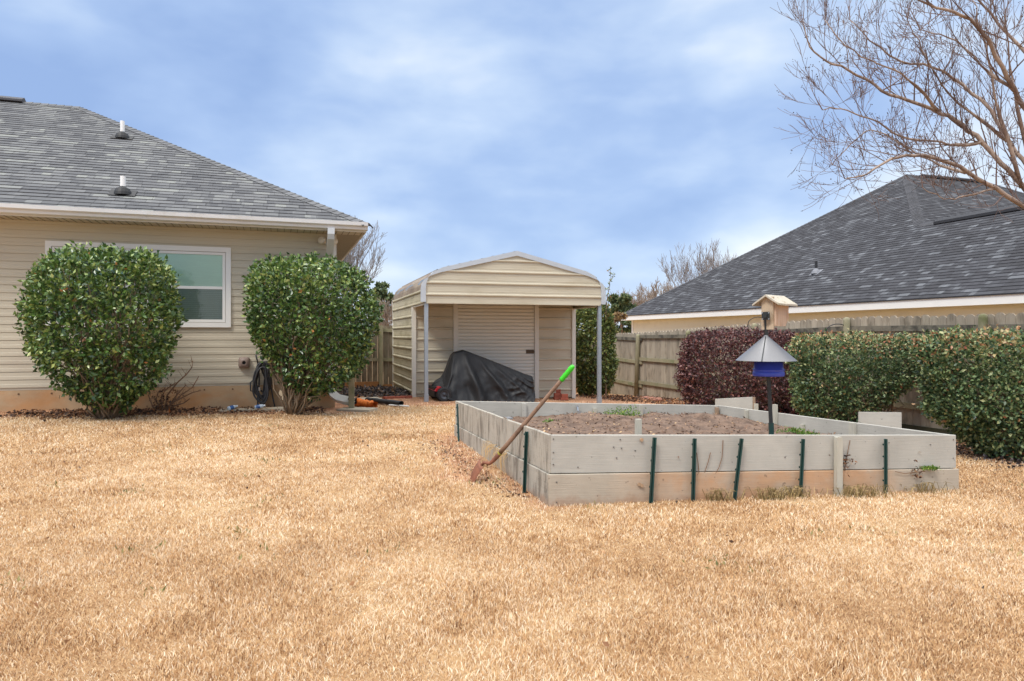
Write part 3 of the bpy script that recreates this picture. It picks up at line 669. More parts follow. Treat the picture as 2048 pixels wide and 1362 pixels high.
# faucet beside the trunk
mb = MB(HT); fu = -.82; fz = .18 + .14
mb.tube([(fu, .0, fz), (fu, -.09, fz), (fu, -.12, fz - .01), (fu, -.14, fz - .06)], .013, 8); mb.lathe([(0, -.01), (.06, -.008), (.062, .012), (0, .016)], 14, Matrix.Translation((fu, -.085, fz + .05)) @ Matrix.Rotation(R(70), 4, 'X'))
mb.build('faucet', M['brass'], house)
# garden hose: a hanging bundle of loops
hu0 = -1.13; hz1 = zat(722, 10.9); hz0 = zat(822, 10.8)
def hose():
    mb = MB(HT)
    mb.rnd = .5
    for k in range(9):
        cx_ = hu0 + random.uniform(-.035, .035); w = random.uniform(.055, .12); zt = hz1 - random.uniform(0, .10); zb = hz0 + random.uniform(.0, .30); y0 = -.05 - k * .017
        pts = []
        for i in range(33):
            a = 6.28319 * i / 32; ez_ = math.cos(a); x = math.sin(a)
            pts.append((cx_ + w * x * (1 + .15 * math.sin(3 * a + k)) + .02 * math.sin(2 * a + k), y0 - .03 * math.sin(a * .5), (zt + zb) / 2 + (zt - zb) / 2 * ez_))
        mb.tube(pts, .0135, 7, cap=False)
    mb.tube([(hu0 - .05, -.08, hz1 - .10), (hu0 - .075, -.10, hz1 + .02), (hu0 - .095, -.11, hz1 + .10)], .013, 7)
    mb.tube([(hu0 + .06, -.1, hz1 - .2), (hu0 + .14, -.12, hz1 - .45), (hu0 + .17, -.12, .25), (hu0 + .2, -.14, .12)], .012, 7)
    mb.tube([(hu0 - .13, -.1, hz1 - .3), (hu0 - .175, -.12, .55), (hu0 - .17, -.12, .42), (hu0 - .09, -.13, .40)], .012, 7)
    o = thing('garden_hose', 'coiled black garden hose hanging on the house foundation wall', 'hose', tuple(H(hu0, -.1, hz0)))
    mb.build('hose_coil', M['hose'], o, smooth_=True)
    m2 = MB(HT); m2.tube([(hu0 - .035, -.21, hz0 + .33), (hu0 - .04, -.215, hz0 + .38)], .016, 10); m2.build('coupling', M['zinc'], o)
    m3 = MB(HT); m3.tube([(hu0, .0, hz1 - .03), (hu0, -.16, hz1 - .045), (hu0, -.19, hz1 - .01)], .01, 6); m3.build('hook', M['blackpole'], o)
hose()
# ------------------------------------------------------------------ camellia bushes
def bush(label, D, prof, base_px, base_py, nst, seed, trunks=None, nclus=3300, gap=.55, shift=0, wsc=.9):
    bx = pt(base_px, D); bz = gz(bx.x, bx.y)
    cc = (min(p[1] for p in prof) + max(p[2] for p in prof)) / 2; prof = [(y + 13 * max(0, (640 - y) / 150), cc + (a - cc) * wsc + shift, cc + (b - cc) * wsc + shift) for y, a, b in prof]
    o = thing('camellia_bush', label, 'bush', (bx.x, bx.y, bz), 'clipped camellia bushes against the house')
    P, Q, NN = crown_points(prof, D, .82, nclus, 5, .14, seed, 2.2, gap, .075)
    P2, Q2, N2 = crown_points(prof, D, .82, int(nclus * .45), 4, .38, seed + 5, 2.2, gap, .03)
    Q = np.concatenate([Q, Q2]); NN = np.concatenate([NN, N2]); NN[:, 2] += .25
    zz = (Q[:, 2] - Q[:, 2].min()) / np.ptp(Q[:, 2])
    rn = rng.beta(1.8, 2.0, len(Q)) * .92 + .12 * nz(Q, 3, seed) + .10 * zz; rn = np.where(rng.uniform(0, 1, len(Q)) < .004, 1.0, np.clip(rn, 0, .96))  # leaf colour goes paler with height: light from above painted into the tone
    leaves('foliage', M['leaf_cam'], Q, NN, .068, o, aspect=.54, rnd=rn, spread=.7)
    mb = MB(); idx = rng.choice(len(P), nst, replace=False)
    tips = [tuple(P[i] - (P[i] - np.array([bx.x, bx.y, P[i][2]])) * .06) for i in idx]
    stems(mb, [(bx.x + random.uniform(-.08, .08), bx.y + random.uniform(-.08, .08), bz - .05) for _ in range(8)], tips, .014, 5, .07, .0028)
    if trunks:
        for pts, r in trunks: mb.tube([(bx.x + a, bx.y + b, bz + c - .03) for a, b, c in pts], r, 9)
    mb.build('stems', M['stem'], o, smooth_=True)
    return o
b1 = [(484, 200, 215), (490, 150, 262), (500, 105, 302), (515, 80, 328), (540, 55, 345), (575, 36, 354), (620, 31, 358), (660, 34, 354), (700, 44, 342), (730, 62, 334), (760, 104, 320), (785, 140, 286), (805, 168, 262), (822, 188, 246)]
bush('wider rounded camellia bush in front of the house window, leafy down to the ground', 9.15, b1, 215, 830, 90, 1, shift=10, wsc=.855)
b2_ = [(509, 555, 650), (514, 535, 680), (524, 512, 705), (540, 495, 730), (560, 487, 748), (590, 483, 762), (620, 486, 767), (650, 497, 765), (680, 512, 758), (705, 526, 748), (730, 543, 735), (752, 558, 712), (775, 570, 672), (792, 582, 635)]
tr_ = [([(0, 0, 0), (-.03, -.02, .22), (-.16, 0, .5), (-.22, 0, .9), (-.3, .05, 1.4)], [.06, .045, .036, .028, .015]),
       ([(.03, 0, 0), (.08, -.02, .25), (.13, -.03, .5), (.12, -.02, .85), (.3, 0, 1.4)], [.055, .045, .035, .026, .014]),
       ([(-.04, 0, 0), (-.12, 0, .3), (-.34, 0, .65), (-.45, 0, 1.1)], [.04, .03, .022, .012]),
       ([(.05, .02, 0), (.18, .02, .3), (.38, 0, .7), (.55, 0, 1.2)], [.035, .028, .02, .012])]
bush('rounded camellia bush at the house corner with bare forked trunks showing below', 10.2, b2_, 590, 828, 90, 4, tr_, shift=-1, wsc=.905)
# dead twiggy plant between the bushes
def deadplant():
    D = 10.0; b = pt(325, D); bz = gz(b.x, b.y); o = thing('dead_shrub', 'small leafless dead shrub beside the wide camellia bush', 'dead shrub', (b.x, b.y, bz))
    mb = MB()
    for pts in ([(325, 828), (335, 790), (355, 765), (372, 750), (384, 735), (386, 722)], [(328, 828), (345, 805), (365, 795), (385, 785), (402, 781)], [(326, 828), (340, 812), (362, 790), (385, 775), (398, 752)],
                [(325, 828), (322, 800), (330, 780), (352, 765)], [(322, 828), (312, 800), (318, 782)], [(326, 826), (348, 812), (368, 806), (380, 797)], [(322, 826), (305, 812), (297, 790)], [(326, 826), (350, 800), (356, 780)], [(330, 800), (352, 792), (372, 770)]):
        P = [p3(x, y, D + random.uniform(-.08, .08)) for x, y in pts]; P[0] = Vector((b.x + random.uniform(-.04, .04), b.y, bz - .02))
        mb.tube(P, [.012 * (1 - i / len(P)) + .003 for i in range(len(P))], 6)
        for i in range(1, len(P)):
            for k in range(3):
                q = P[i].lerp(P[i - 1], random.random()); mb.tube([q, q + Vector((random.uniform(-.1, .1), random.uniform(-.08, .08), random.uniform(.02, .12)))], [.004, .002], 4)
    mb.build('branches', M['twig'], o)
    n = 260; P = np.stack([rng.normal(b.x + .02, .10, n), rng.normal(b.y, .08, n), bz + np.abs(rng.normal(.08, .18, n))], -1)
    leaves('dead_leaves', M['leaf_dry'], P, rng.normal(0, 1, (n, 3)), .05, o)
    q = p3(338, 826, 9.75); lf = leaves('fallen_leaf', M['leaf_orange'], np.array([[q.x, q.y, gz(q.x, q.y) + .01]]), np.array([[0.1, 0, 1.]]), .12, origin=(q.x, q.y, gz(q.x, q.y)), spread=.05, aspect=.55)
    tag(lf, 'single upright orange dead leaf at the foot of the leafless shrub', 'leaf')
deadplant()
# ------------------------------------------------------------------ metal shed with carport front
ST = frameT(SO, SU, SV); SW = 3.66; SD = 4.76; SI = 1.49
shed = thing('metal_shed', 'tan ribbed metal shed with rounded eaves, open porch and roll-up door', 'shed', tuple(ST @ Vector((SW / 2, SI, gz(0, 14.5)))))
half = [(0, 1.93), (0, 2.19), (.012, 2.29), (.055, 2.40), (.15, 2.50), (.33, 2.585), (1.83, 2.955)]
full = half + [(SW - x, z) for x, z in half[-2::-1]]
def xleft(z):
    z = min(z, 2.955); return float(np.interp(z, [p[1] for p in half], [p[0] for p in half]))
RIB = .2286
def ribrows(z0, z1, pitch=RIB, ph=0, h=.026):
    rows = {z0: 0.0, z1: 0.0}; k = math.floor((z0 - ph) / pitch) - 1
    def offz(z):
        u = (z - ph) % pitch; u = min(u, pitch - u)
        if u < .011: return h
        if u < .026: return h * (1 - (u - .011) / .015)
        if .062 < u < .074: return .003
        return 0.0
    zs = {z0, z1}
    while ph + k * pitch < z1 + pitch:
        c = ph + k * pitch
        for d in (-.075, -.073, -.063, -.061, -.026, -.011, .011, .026, .061, .063, .073, .075):
            if z0 < c + d < z1: zs.add(round(c + d, 5))
        k += 1
    return sorted(zs), offz
# gable header
mb = MB(ST); zs, of = ribrows(1.93, 2.95, RIB, .02)
zs = sorted(set(zs) | {z for _, z in half}); mb.strips(zs, of, lambda z: xleft(z) + .01, lambda z: SW - xleft(z) - .01, y=.0)
mb.b2(.03, SW - .03, .006, .02, 1.93, 2.16)
mb.build('gable_panel', M['shed'], shed)
mb = MB(ST); mb.b2(.02, SW - .02, -.012, .03, 1.905, 1.932); mb.build('header_trim', M['shed'], shed)
# front edge trim following the roof line
def offset_profile(off):
    out = []
    for i, (x, z) in enumerate(full):
        a = Vector(full[max(i - 1, 0)]); b = Vector(full[min(i + 1, len(full) - 1)]); d = (b - a).normalized(); out.append((x - (-d.y) * -off, z - d.x * off))
    return out
inn = offset_profile(.085); outp = offset_profile(-.012)
mb = MB(ST); vs = []
for (a, b), (c, d) in zip(outp, inn): vs += [(a, -.03, b), (c, -.03, d), (a, .10, b), (c, .0, d)]
n = len(outp); fs = []
for i in range(n - 1):
    k = i * 4; fs += [(k, k + 4, k + 5, k + 1), (k, k + 2, k + 6, k + 4), (k + 1, k + 5, k + 7, k + 3)]
fs += [(0, 1, 3, 2)]; mb.add(vs, fs); mb.build('edge_trim', M['galv'], shed)
# roof skin, ribs running front to back
def skin(pts, y0, y1, name, mat, hrib=.018):
    P = [Vector(p) for p in pts]; mb = MB(ST); rows = []
    L = 0; acc = []
    for i in range(len(P) - 1):
        d = (P[i + 1] - P[i]); l = d.length; d.normalize(); nn = Vector((-d.y, d.x)); s = 0
        k = math.ceil((L) / RIB) 
        rows.append((P[i], nn, 0))
        while k * RIB < L + l - .03:
            c = k * RIB - L
            if c > .03:
                for dd, h in ((-.024, 0), (-.011, hrib), (.011, hrib), (.024, 0)): rows.append((P[i] + d * (c + dd), nn, h))
            k += 1
        L += l
    rows.append((P[-1], nn, 0)); vs = []
    for p, nn, h in rows:
        q = p + nn * h; vs += [(q.x, y0, q.y), (q.x, y1, q.y)]
    mb.add(vs, [(2 * i, 2 * i + 1, 2 * i + 3, 2 * i + 2) for i in range(len(rows) - 1)]); return mb.build(name, mat, shed)
skin(full[1:-1], .0, SD, 'roof', M['shed_roof'])
mbx = MB(ST @ Matrix(((0, 1, 0, 0), (-1, 0, 0, 0), (0, 0, 1, 0), (0, 0, 0, 1))))
# side walls: upper band full length, lower part only behind the porch. local frame x runs towards the front
def side(xpos, sgn):
    T = ST @ Matrix(((0, 1 * sgn, 0, xpos), (1, 0, 0, 0), (0, 0, 1, 0), (0, 0, 0, 1)))
    zb = -.10
    mb = MB(T); zs, of = ribrows(1.90, 2.19, RIB, .10); mb.strips(zs, of, lambda z: .0, lambda z: SD, y=0, sgn=-1)
    zs, of = ribrows(zb, 1.90, RIB, .10); mb.strips(zs, of, lambda z: SI, lambda z: SD, y=0, sgn=-1)
    mb.b2(SI, SD, .004, .03, zb, 1.9)
    mb.build('side_wall', M['shed_side'], shed)
    mb = MB(T); mb.b2(SI, SD, -.028, .01, zb - .05, zb + .02); mb.build('base_trim', M['shed_trim'], shed)
    mb = MB(T); mb.b2(.02, SI, -.006, .03, 1.88, 1.905); mb.build('eave_trim', M['shed_trim'], shed)
    mb = MB(T); mb.b2(SD - .02, SD + .01, -.026, .02, zb, 2.19); mb.build('corner_trim', M['shed_trim'], shed)
side(0, 1); side(SW, -1)
# back wall
mb = MB(ST); mb.b2(.0, SW, SD - .03, SD, -.2, 2.2); mb.prism([(x, z) for x, z in full[1:-1]], SD - .03, SD); mb.build('back_wall', M['shed_side'], shed)
# inner front wall and the ceiling line behind the header
zb = -.10; d0, d1 = .87, 2.80
for x0, x1 in ((.03, d0), (d1, SW - .03)):
    mb = MB(ST); zs, of = ribrows(zb, 2.12, RIB, .07); mb.strips(zs, of, lambda z: x0, lambda z: x1, y=SI); mb.b2(x0, x1, SI + .003, SI + .03, zb, 2.12); mb.build('front_wall', M['shed'], shed)
mb = MB(ST); mb.b2(d0 - .4, d1 + .4, SI + .031, SI + .05, 2.1, 2.5); mb.build('front_wall', M['shed'], shed)
for x0, x1, y0 in ((-.025, .06, SI - .045), (SW - .06, SW + .025, SI - .045), (d0 - .005, d0 + .09, SI - .045), (d1 - .09, d1 + .005, SI - .045)):
    mb = MB(ST); mb.b2(x0, x1, y0, SI + .04, zb - .03, 1.90 if x0 < .1 or x1 > SW else 2.12); mb.build('wall_trim', M['shed_trim'], shed)
# door
mb = MB(ST); zs = []; z = zb + .03; ofs = {}
while z < 2.14: zs.append(z); kk = ((z - zb) / .0762) % 1; ofs[round(z, 5)] = (.0 if kk < .13 else .021 if kk < .3 else .024 if kk < .8 else .018); z += .0762 / 8
mb.strips(zs, lambda z: ofs[round(z, 5)], lambda z: d0 + .088, lambda z: d1 - .088, y=SI + .02)
door = mb.build('roller_door', M['rolldoor'], shed, smooth_=False)
mb = MB(ST); mb.b2(d0 + .09, d1 - .09, SI - .01, SI + .018, zb - .02, zb + .03); mb.build('bottom_bar', M['shed_trim'], door)
lz = zat(703, 15.2)
mb = MB(ST); mb.b2(d1 - .29, d1 - .10, SI - .006, SI + .006, lz - .045, lz + .04); mb.tube([(d1 - .24, SI - .02, lz), (d1 - .10, SI - .02, lz - .005)], .014, 8); mb.build('latch', M['latch'], door)
# posts
for x in (.03, SW - .03):
    q = ST @ Vector((x, .04, 0)); zg = gz(q.x, q.y)
    mb = MB(ST); mb.b2(x - .035, x + .035, .01, .08, zg - .05, 1.95); p_ = mb.build('post', M['galv_post'], shed)
    mb = MB(ST); mb.b2(x - .042, x + .042, .003, .087, zg - .05, zg + .14); mb.build('foot_sleeve', M['galv_post'], p_)
mb = MB(ST); mb.b2(.0, .07, .09, SI, -.09, -.03); mb.build('base_rail', M['galv_post'], shed)
# rafters under the roof
mb = MB(ST)
for y in (.10, SI + .3, 3.2):
    ip = offset_profile(.13); mb.tube([(a, y, b) for a, b in ip[2:-2]], .02, 4)
mb.build('rafter', M['galv_post'], shed)
# ------------------------------------------------------------------ covered riding mower
def mower():
    O = SO + SV * .72; MT = frameT(O, SU, SV)
    def loc(px, py):
        k = (px - CX) / F_PX; s = (k * O.y - O.x) / (SU.x - k * SU.y); D = O.y + s * SU.y; return s, zat(py, D)
    gl = gz(-.8, 14) + .0
    o = thing('riding_mower', 'riding lawn mower under a black cover in front of the roll-up door', 'mower', tuple(MT @ Vector((1.3, 0, gl))))
    top = [loc(*p) for p in ((864, 768), (868, 763), (874, 759), (882, 754), (888, 745), (893, 733), (898, 719), (903, 708), (908, 703.5), (916, 702), (925, 699.5), (936, 703), (950, 708.5), (970, 716), (990, 724), (1010, 732), (1030, 740), (1046, 746.5), (1056, 749.5), (1061, 751), (1063.5, 757))]
    hem = [loc(*p) for p in ((864, 776), (871, 778), (880, 790), (893, 797), (905, 802), (925, 803), (960, 805), (1000, 805), (1040, 804), (1050, 800), (1060, 790), (1064, 778))]
    tx = [a for a, b in top]; tz = [b for a, b in top]; hx = [a for a, b in hem]; hz_ = [b for a, b in hem]
    x0, x1 = tx[0], tx[-1]; nu, nv = 220, 96; V = np.zeros((nu, nv, 3))
    us = np.linspace(x0, x1, nu)
    for i, x in enumerate(us):
        zt = np.interp(x, tx, tz); zh = np.interp(x, hx, hz_)
        f = (x - x0) / (x1 - x0)
        e = min(1, ((x - x0) / .22)) ** .55 * min(1, max(0, (x1 - x) / .13)) ** .5
        wt = (.10 + .13 * f) * (.35 + .65 * e) ; wb = (.43 + .05 * math.sin(f * 7)) * (.25 + .75 * e)
        for j in range(nv):
            t = 2 * j / (nv - 1) - 1; a = abs(t); sg = -1 if t < 0 else 1     # t=-1 front hem, 0 top, +1 back hem
            if a < .18: y = wt * math.sin(a / .18 * math.pi / 2); z = zt - .045 * (a / .18) ** 2.2; dn = 0
            else:
                dn = (a - .18) / .82; y = wt + (wb - wt) * dn ** .8; z = zt - .045 + (zh - zt + .045) * dn
            # folds fan out from the seat top; broad soft ones with sharper valleys
            px_ = x - (tx[9] + .1); fan = px_ / (.42 + dn * .75) if dn > 0 else px_
            g = 0
            if dn > 0:
                ph = fan * 11 + 1.2 * math.sin(dn * 3 + x * 2)
                g = (.5 + .5 * math.sin(ph)) ** 2.6 * .15 * min(1, dn * 1.6) * (.45 + .55 * math.sin(fan * 4.1 + 1) ** 2)
                g += .010 * math.sin(fan * 26 + dn * 5) * dn
                # slumped heap of cloth low on the right: hanging swags between two pinch points
                q0 = x0 + (x1 - x0) * .60; q1 = x0 + (x1 - x0) * .90; hh_ = (x - q0) / (q1 - q0)
                if -.25 < hh_ < 1.25:
                    w_ = math.sin(math.pi * (hh_ + .25) / 1.5) ** 1.2 * min(1, dn * 2.2)
                    sag = dn - .62 * max(0, 4 * hh_ * (1 - hh_)) ** .7 * .55
                    tw_ = mnoise.noise((x * 3.1, dn * 2.2, 7 + sg))
                    ridge = 1 - abs(math.sin(sag * 12 + 2.6 * tw_ + hh_ * 1.5)) ** .8
                    g += w_ * (.040 * ridge * (.6 + .6 * tw_) + .035) + w_ * .008 * (1 - abs(mnoise.noise((x * 11, dn * 8, 2)))) ** 3
                g += .045 * mnoise.noise((x * 4.5, dn * 3.5, sg)) * min(1, dn * 3) + .007 * mnoise.noise((x * 15, dn * 10, sg)) * min(1, dn * 2)
            y += g * (.15 + .85 * e)
            V[i, j] = (x, sg * y, z + .012 * mnoise.noise((x * 6, t * 4, 5)) * (dn > 0))
    Vw = np.array([tuple(MT @ Vector(v)) for v in V.reshape(-1, 3)])
    i = np.arange(nu - 1)[:, None] * nv + np.arange(nv - 1)[None, :]
    Fc = np.stack([i, i + 1, i + nv + 1, i + nv], -1).reshape(-1, 4)
    np_mesh('cover', Vw, Fc, np.full(len(Vw), .5), M['cover'], o, smooth_=True)
    # right-hand closure comes from the profile closing; chassis, wheels, fender
    wx, wz = loc(878, 791); zc_ = gl + .145
    for (x, yy, r, w) in ((wx + .01, -.47, .15, .12), (wx, .36, .145, .12), (x1 - .48, -.10, .16, .12), (x1 - .48, .18, .16, .12)):
        zc2 = gz(-1, 13.6) + r - .005
        Mx = Matrix.Translation((x, yy, zc2)) @ Matrix.Rotation(R(90), 4, 'X')
        tr = MB(MT); tr.lathe([(r * .55, -w / 2 * .8), (r * .80, -w / 2), (r * .95, -w / 2 * .85), (r, -w / 2 * .5), (r, w / 2 * .5), (r * .95, w / 2 * .85), (r * .80, w / 2), (r * .55, w / 2 * .8)], 28, Mx)
        for k in range(24):
            a = 6.28319 * k / 24; tr.box((r * math.cos(a), r * math.sin(a), 0), (.008, .012, w * .8), Mx)
        wh = tr.build('wheel', M['tyre'], o, smooth_=True)
        rm = MB(MT); rm.lathe([(.0, w * .28), (r * .12, w * .30), (r * .16, w * .18), (r * .40, w * .12), (r * .50, w * .34), (r * .57, w * .42), (r * .57, -w * .42), (r * .5, -w * .34), (r * .4, -w * .12), (0, -w * .1)], 24, Mx); rm.build('rim', M['rim'], wh, smooth_=True)
    fd = MB(MT)
    pts = []
    n = 12; vs = []
    for k in range(n):
        a = R(200 - 200 * k / (n - 1) * .75); rx, rz = .155, .14
        for yy in (-.44, -.30): vs.append((wx + .02 + rx * math.cos(a), yy, zc_ + .075 + rz * math.sin(a) * (.95 if yy < -.4 else 1.05)))
    fd = MB(MT)
    hood = [loc(*p) for p in ((862, 779), (866, 773), (872, 770.5), (882, 772), (888, 777), (890, 782), (876, 780.5), (866, 780))]
    fd.prism(hood, -.46, .40); fd.build('fender', M['red'], o)
    ch = MB(MT); ch.b2(wx - .13, x1 - .25, -.30, .30, gl + .12, gl + .24); ch.b2(wx - .16, wx - .02, -.34, .34, gl + .10, gl + .30); ch.build('chassis', M['black_rubber'], o)
    dk = MB(MT); dk.b2(wx + .20, wx + .42, -.40, .25, gl + .03, gl + .13); dk.build('mower_deck', M['red'], o)
mower()
# ------------------------------------------------------------------ raised bed
ZA, ZB, ZC, ZD = .553, .428, .335, .485
corner = {0: (A_, ZA), 1: (B_, ZB), 2: (C_, ZC), 3: (D_, ZD)}
bed = thing('raised_bed', 'large raised garden bed of grey boards in the lawn', 'garden bed', (A_.x, A_.y, gz(A_.x, A_.y)))
TH = .028; UH = .286
cen = (A_ + B_ + C_ + D_) / 4
def wallframe(i):
    a, za = corner[i]; b, zb = corner[(i + 1) % 4]; d = (b - a); L = d.length; d = d / L; nrm = Vector((-d.y, d.x))   # inward
    sl = (zb - za) / L
    return Matrix(((d.x, nrm.x, 0, a.x), (d.y, nrm.y, 0, a.y), (sl, 0, 1, za), (0, 0, 0, 1))), L
def board(i, x0, x1, z0, z1, mat, y=0):
    T, L = wallframe(i); mb = MB(T); mb.rnd = random.random(); n = 8; vs = []
    # thin board with eased top edge
    prof = [(0, z0), (0, z1 - .004), (.004, z1), (TH - .004, z1), (TH, z1 - .004), (TH, z0)]
    for k in range(n + 1):
        x = x0 + (x1 - x0) * k / n; w = .004 * math.sin(k * 1.9 + i)
        vs += [(x, y + a + w * (1 if z > -.1 else .3), z) for a, z in prof]
    m = len(prof); fs = [(k * m + j, k * m + (j + 1) % m, (k + 1) * m + (j + 1) % m, (k + 1) * m + j) for k in range(n) for j in range(m)]
    fs += [tuple(range(m - 1, -1, -1)), tuple(range(n * m, n * m + m))]; mb.add(vs, fs)
    return mb.build('board', mat, bed)
L0 = wallframe(0)[1]; L1 = wallframe(1)[1]; L2 = wallframe(2)[1]; L3 = wallframe(3)[1]
fb = board(0, .012, L0, -UH, 0, M['board']); fl_ = board(0, -.01, L0 + .015, -.60, -UH - .007, M['board_clay'], -.015)
board(1, TH, L1, -UH, 0, M['board']); board(1, TH, L1, -.65, -UH - .006, M['board'])
board(2, TH, L2, -UH, 0, M['board']); board(2, TH, L2, -.65, -UH - .006, M['board'])
# left side in two lengths with a joint
T3, _ = wallframe(3); j = L3 * .43
j = L3 - 1.22
board(3, .0, j - .004, -UH, 0, M['board_side']); board(3, j + .004, L3 - .002, -UH, 0, M['board_side'])
board(3, .0, j + .4, -.62, -UH - .006, M['board_side'], -.014); board(3, j + .408, L3, -.62, -UH - .006, M['board_side'], -.014)
# screws and galvanised corner plate
mb = MB(wallframe(0)[0])
for x, z in [(.03, -.03), (.03, -.13), (.03, -.22), (.05, -.35), (.05, -.5), (L0 - .03, -.04), (L0 - .03, -.2)] + [(random.uniform(.2, L0 - .2), random.uniform(-.26, -.03)) for _ in range(10)]:
    mb.lathe([(0, .0), (.0055, 0), (.0055, .003)], 8, Matrix.Translation((x, -.002 if z > -.28 else -.017, z)) @ Matrix.Rotation(R(90), 4, 'X'))
mb.build('screw', mk('screw_heads', lin(120, 116, 112), .5, .2), fb)
mb = MB(wallframe(0)[0])
def fxat(px):   # distance along the front board for a pixel column
    a = A_; d = (B_ - A_) / L0; k = (px - CX) / F_PX; return (k * a.y - a.x) / (d.x - k * d.y)
for px, z in ((1282, -.035), (1276, -.375), (1281, -.385)):
    mb.lathe([(0, .0), (.014, 0), (.014, .008), (0, .008)], 14, Matrix.Translation((fxat(px), -.008 if z > -.28 else -.022, z)) @ Matrix.Rotation(R(90), 4, 'X'))
mb.build('knob', mk('tan_washer', lin(166, 138, 110), .6, .2, 40), fb)
# battens inside
def batten(i, x, w, zt, zb, mat, t=.035):
    T, L = wallframe(i); mb = MB(T); mb.b2(x - w / 2, x + w / 2, TH + .005, TH + .005 + t, zb, zt); return mb.build('batten', mat, bed)
def xat(i, px):
    a, _ = corner[i]; b, _ = corner[(i + 1) % 4]; d = (b - a).normalized(); k = (px - CX) / F_PX; return (k * a.y - a.x) / (d.x - k * d.y)
for px, w, zt, m_ in ((1046, .05, -.012, 'board'), (1187, .05, -.06, 'bstake'), (1278, .05, -.01, 'bstake')): batten(2, xat(2, px), w, zt, -.4, M[m_])
batten(2, .07, .045, -.025, -.4, M['brownstake'])
for px, w, zt, m_ in ((1499, .05, -.012, 'bstake'), (1557, .055, .10, 'bstake'), (1612, .05, -.09, 'bstake'), (1713, .07, .0, 'bstake')): batten(1, xat(1, px), w, zt, -.45, M[m_])
# joint plate on the left side top edge and screw-end caps
mb = MB(T3); mb.b2(j - .06, j + .05, .002, TH + .03, .002, .014); mb.b2(j - 1.33, j - 1.27, .03, .05, -.03, -.01); mb.build('joint_plate', M['zinc'], bed)
# soil
def soil():
    n = 90; V = np.zeros((n, n, 3)); ins = .012
    cz = [z - .155 for z in (ZA, ZB, ZC, ZD)]
    for i in range(n):
        for k in range(n):
            s = ins + (1 - 2 * ins) * i / (n - 1); t = ins + (1 - 2 * ins) * k / (n - 1)
            p = (A_ * (1 - s) + B_ * s) * (1 - t) + (D_ * (1 - s) + C_ * s) * t
            z = (cz[0] * (1 - s) + cz[1] * s) * (1 - t) + (cz[3] * (1 - s) + cz[2] * s) * t
            z += .05 * mnoise.noise((p.x * 1.6, p.y * 1.6, 3)) + .032 * mnoise.noise((p.x * 5, p.y * 5, 1)) + .016 * mnoise.noise((p.x * 14, p.y * 14, 1)) + .008 * mnoise.noise((p.x * 34, p.y * 34, 2))
            z += .07 * math.exp(-((p.x - 2.35) ** 2 + (p.y - 8.6) ** 2) / .25) - .06 * math.exp(-((p.x + .3) ** 2 + (p.y - 7.9) ** 2) / .5)+ .03 * math.exp(-((p.x - .9) ** 2 + (p.y - 8.4) ** 2) / .15)
            V[i, k] = (p.x, p.y, z)
    i = np.arange(n - 1)[:, None] * n + np.arange(n - 1)[None, :]
    Fc = np.stack([i, i + n, i + n + 1, i + 1], -1).reshape(-1, 4)
    o = np_mesh('soil', V.reshape(-1, 3), Fc, np.full(n * n, .5), M['soil'], smooth_=True); tag(o, kind='structure'); return V
SV_ = soil()
def soilz(x, y):
    f = SV_.reshape(-1, 3); return float(f[np.argmin((f[:, 0] - x) ** 2 + (f[:, 1] - y) ** 2), 2])
# clods and bark crumbs lying on the soil
n = 2600; ii = rng.integers(0, 90 * 90, n); P = SV_.reshape(-1, 3)[ii] + rng.normal(0, .02, (n, 3)) * [1, 1, 0] + [0, 0, .004]
o = leaves('wood_chips', leaf_mat('soil_crumbs', [(0, lin(74, 56, 46)), (.5, lin(124, 96, 78)), (.85, lin(160, 130, 104)), (1, lin(200, 170, 130))], .9, 0), P, rng.normal(0, 1, (n, 3)) * [1, 1, .3], .035, aspect=.5, spread=.2)
tag(o, 'scattered crumbs of bark and dry stalks on the bed soil', 'mulch', kind='stuff')
# stake standing in the soil
def stake(px, pyt, D, w, mat, name, label, cat, base=None, group=None):
    p = pt(px, D); zt = zat(pyt, D); zb = (soilz(p.x, p.y) - .1) if base is None else base
    mb = MB(); mb.box((p.x, p.y, (zt + zb) / 2), (w, w * .8, zt - zb), rot=Matrix.Rotation(R(14), 3, 'Z')); o = mb.build(name, mat, origin=(p.x, p.y, zb)); tag(o, label, cat, group); return o
stake(1276.5, 838, 5.62, .047, M['bstake'], 'wooden_stake', 'short grey wooden stake standing inside the bed behind the front board', 'stake')
# grey stake in front of the board
mb = MB(wallframe(0)[0]); xs_ = fxat(1669.5); mb.prism([(xs_ - .027, -.62), (xs_ - .027, -.012), (xs_ - .02, -.008), (xs_ + .02, -.008), (xs_ + .027, -.012), (xs_ + .027, -.62)], -.062, -.021)
p = wallframe(0)[0] @ Vector((xs_, -.04, -.55)); o = mb.build('wooden_stake', M['bstake'], origin=tuple(p)); tag(o, 'pale grey wooden stake outside the front board between two green posts', 'stake')
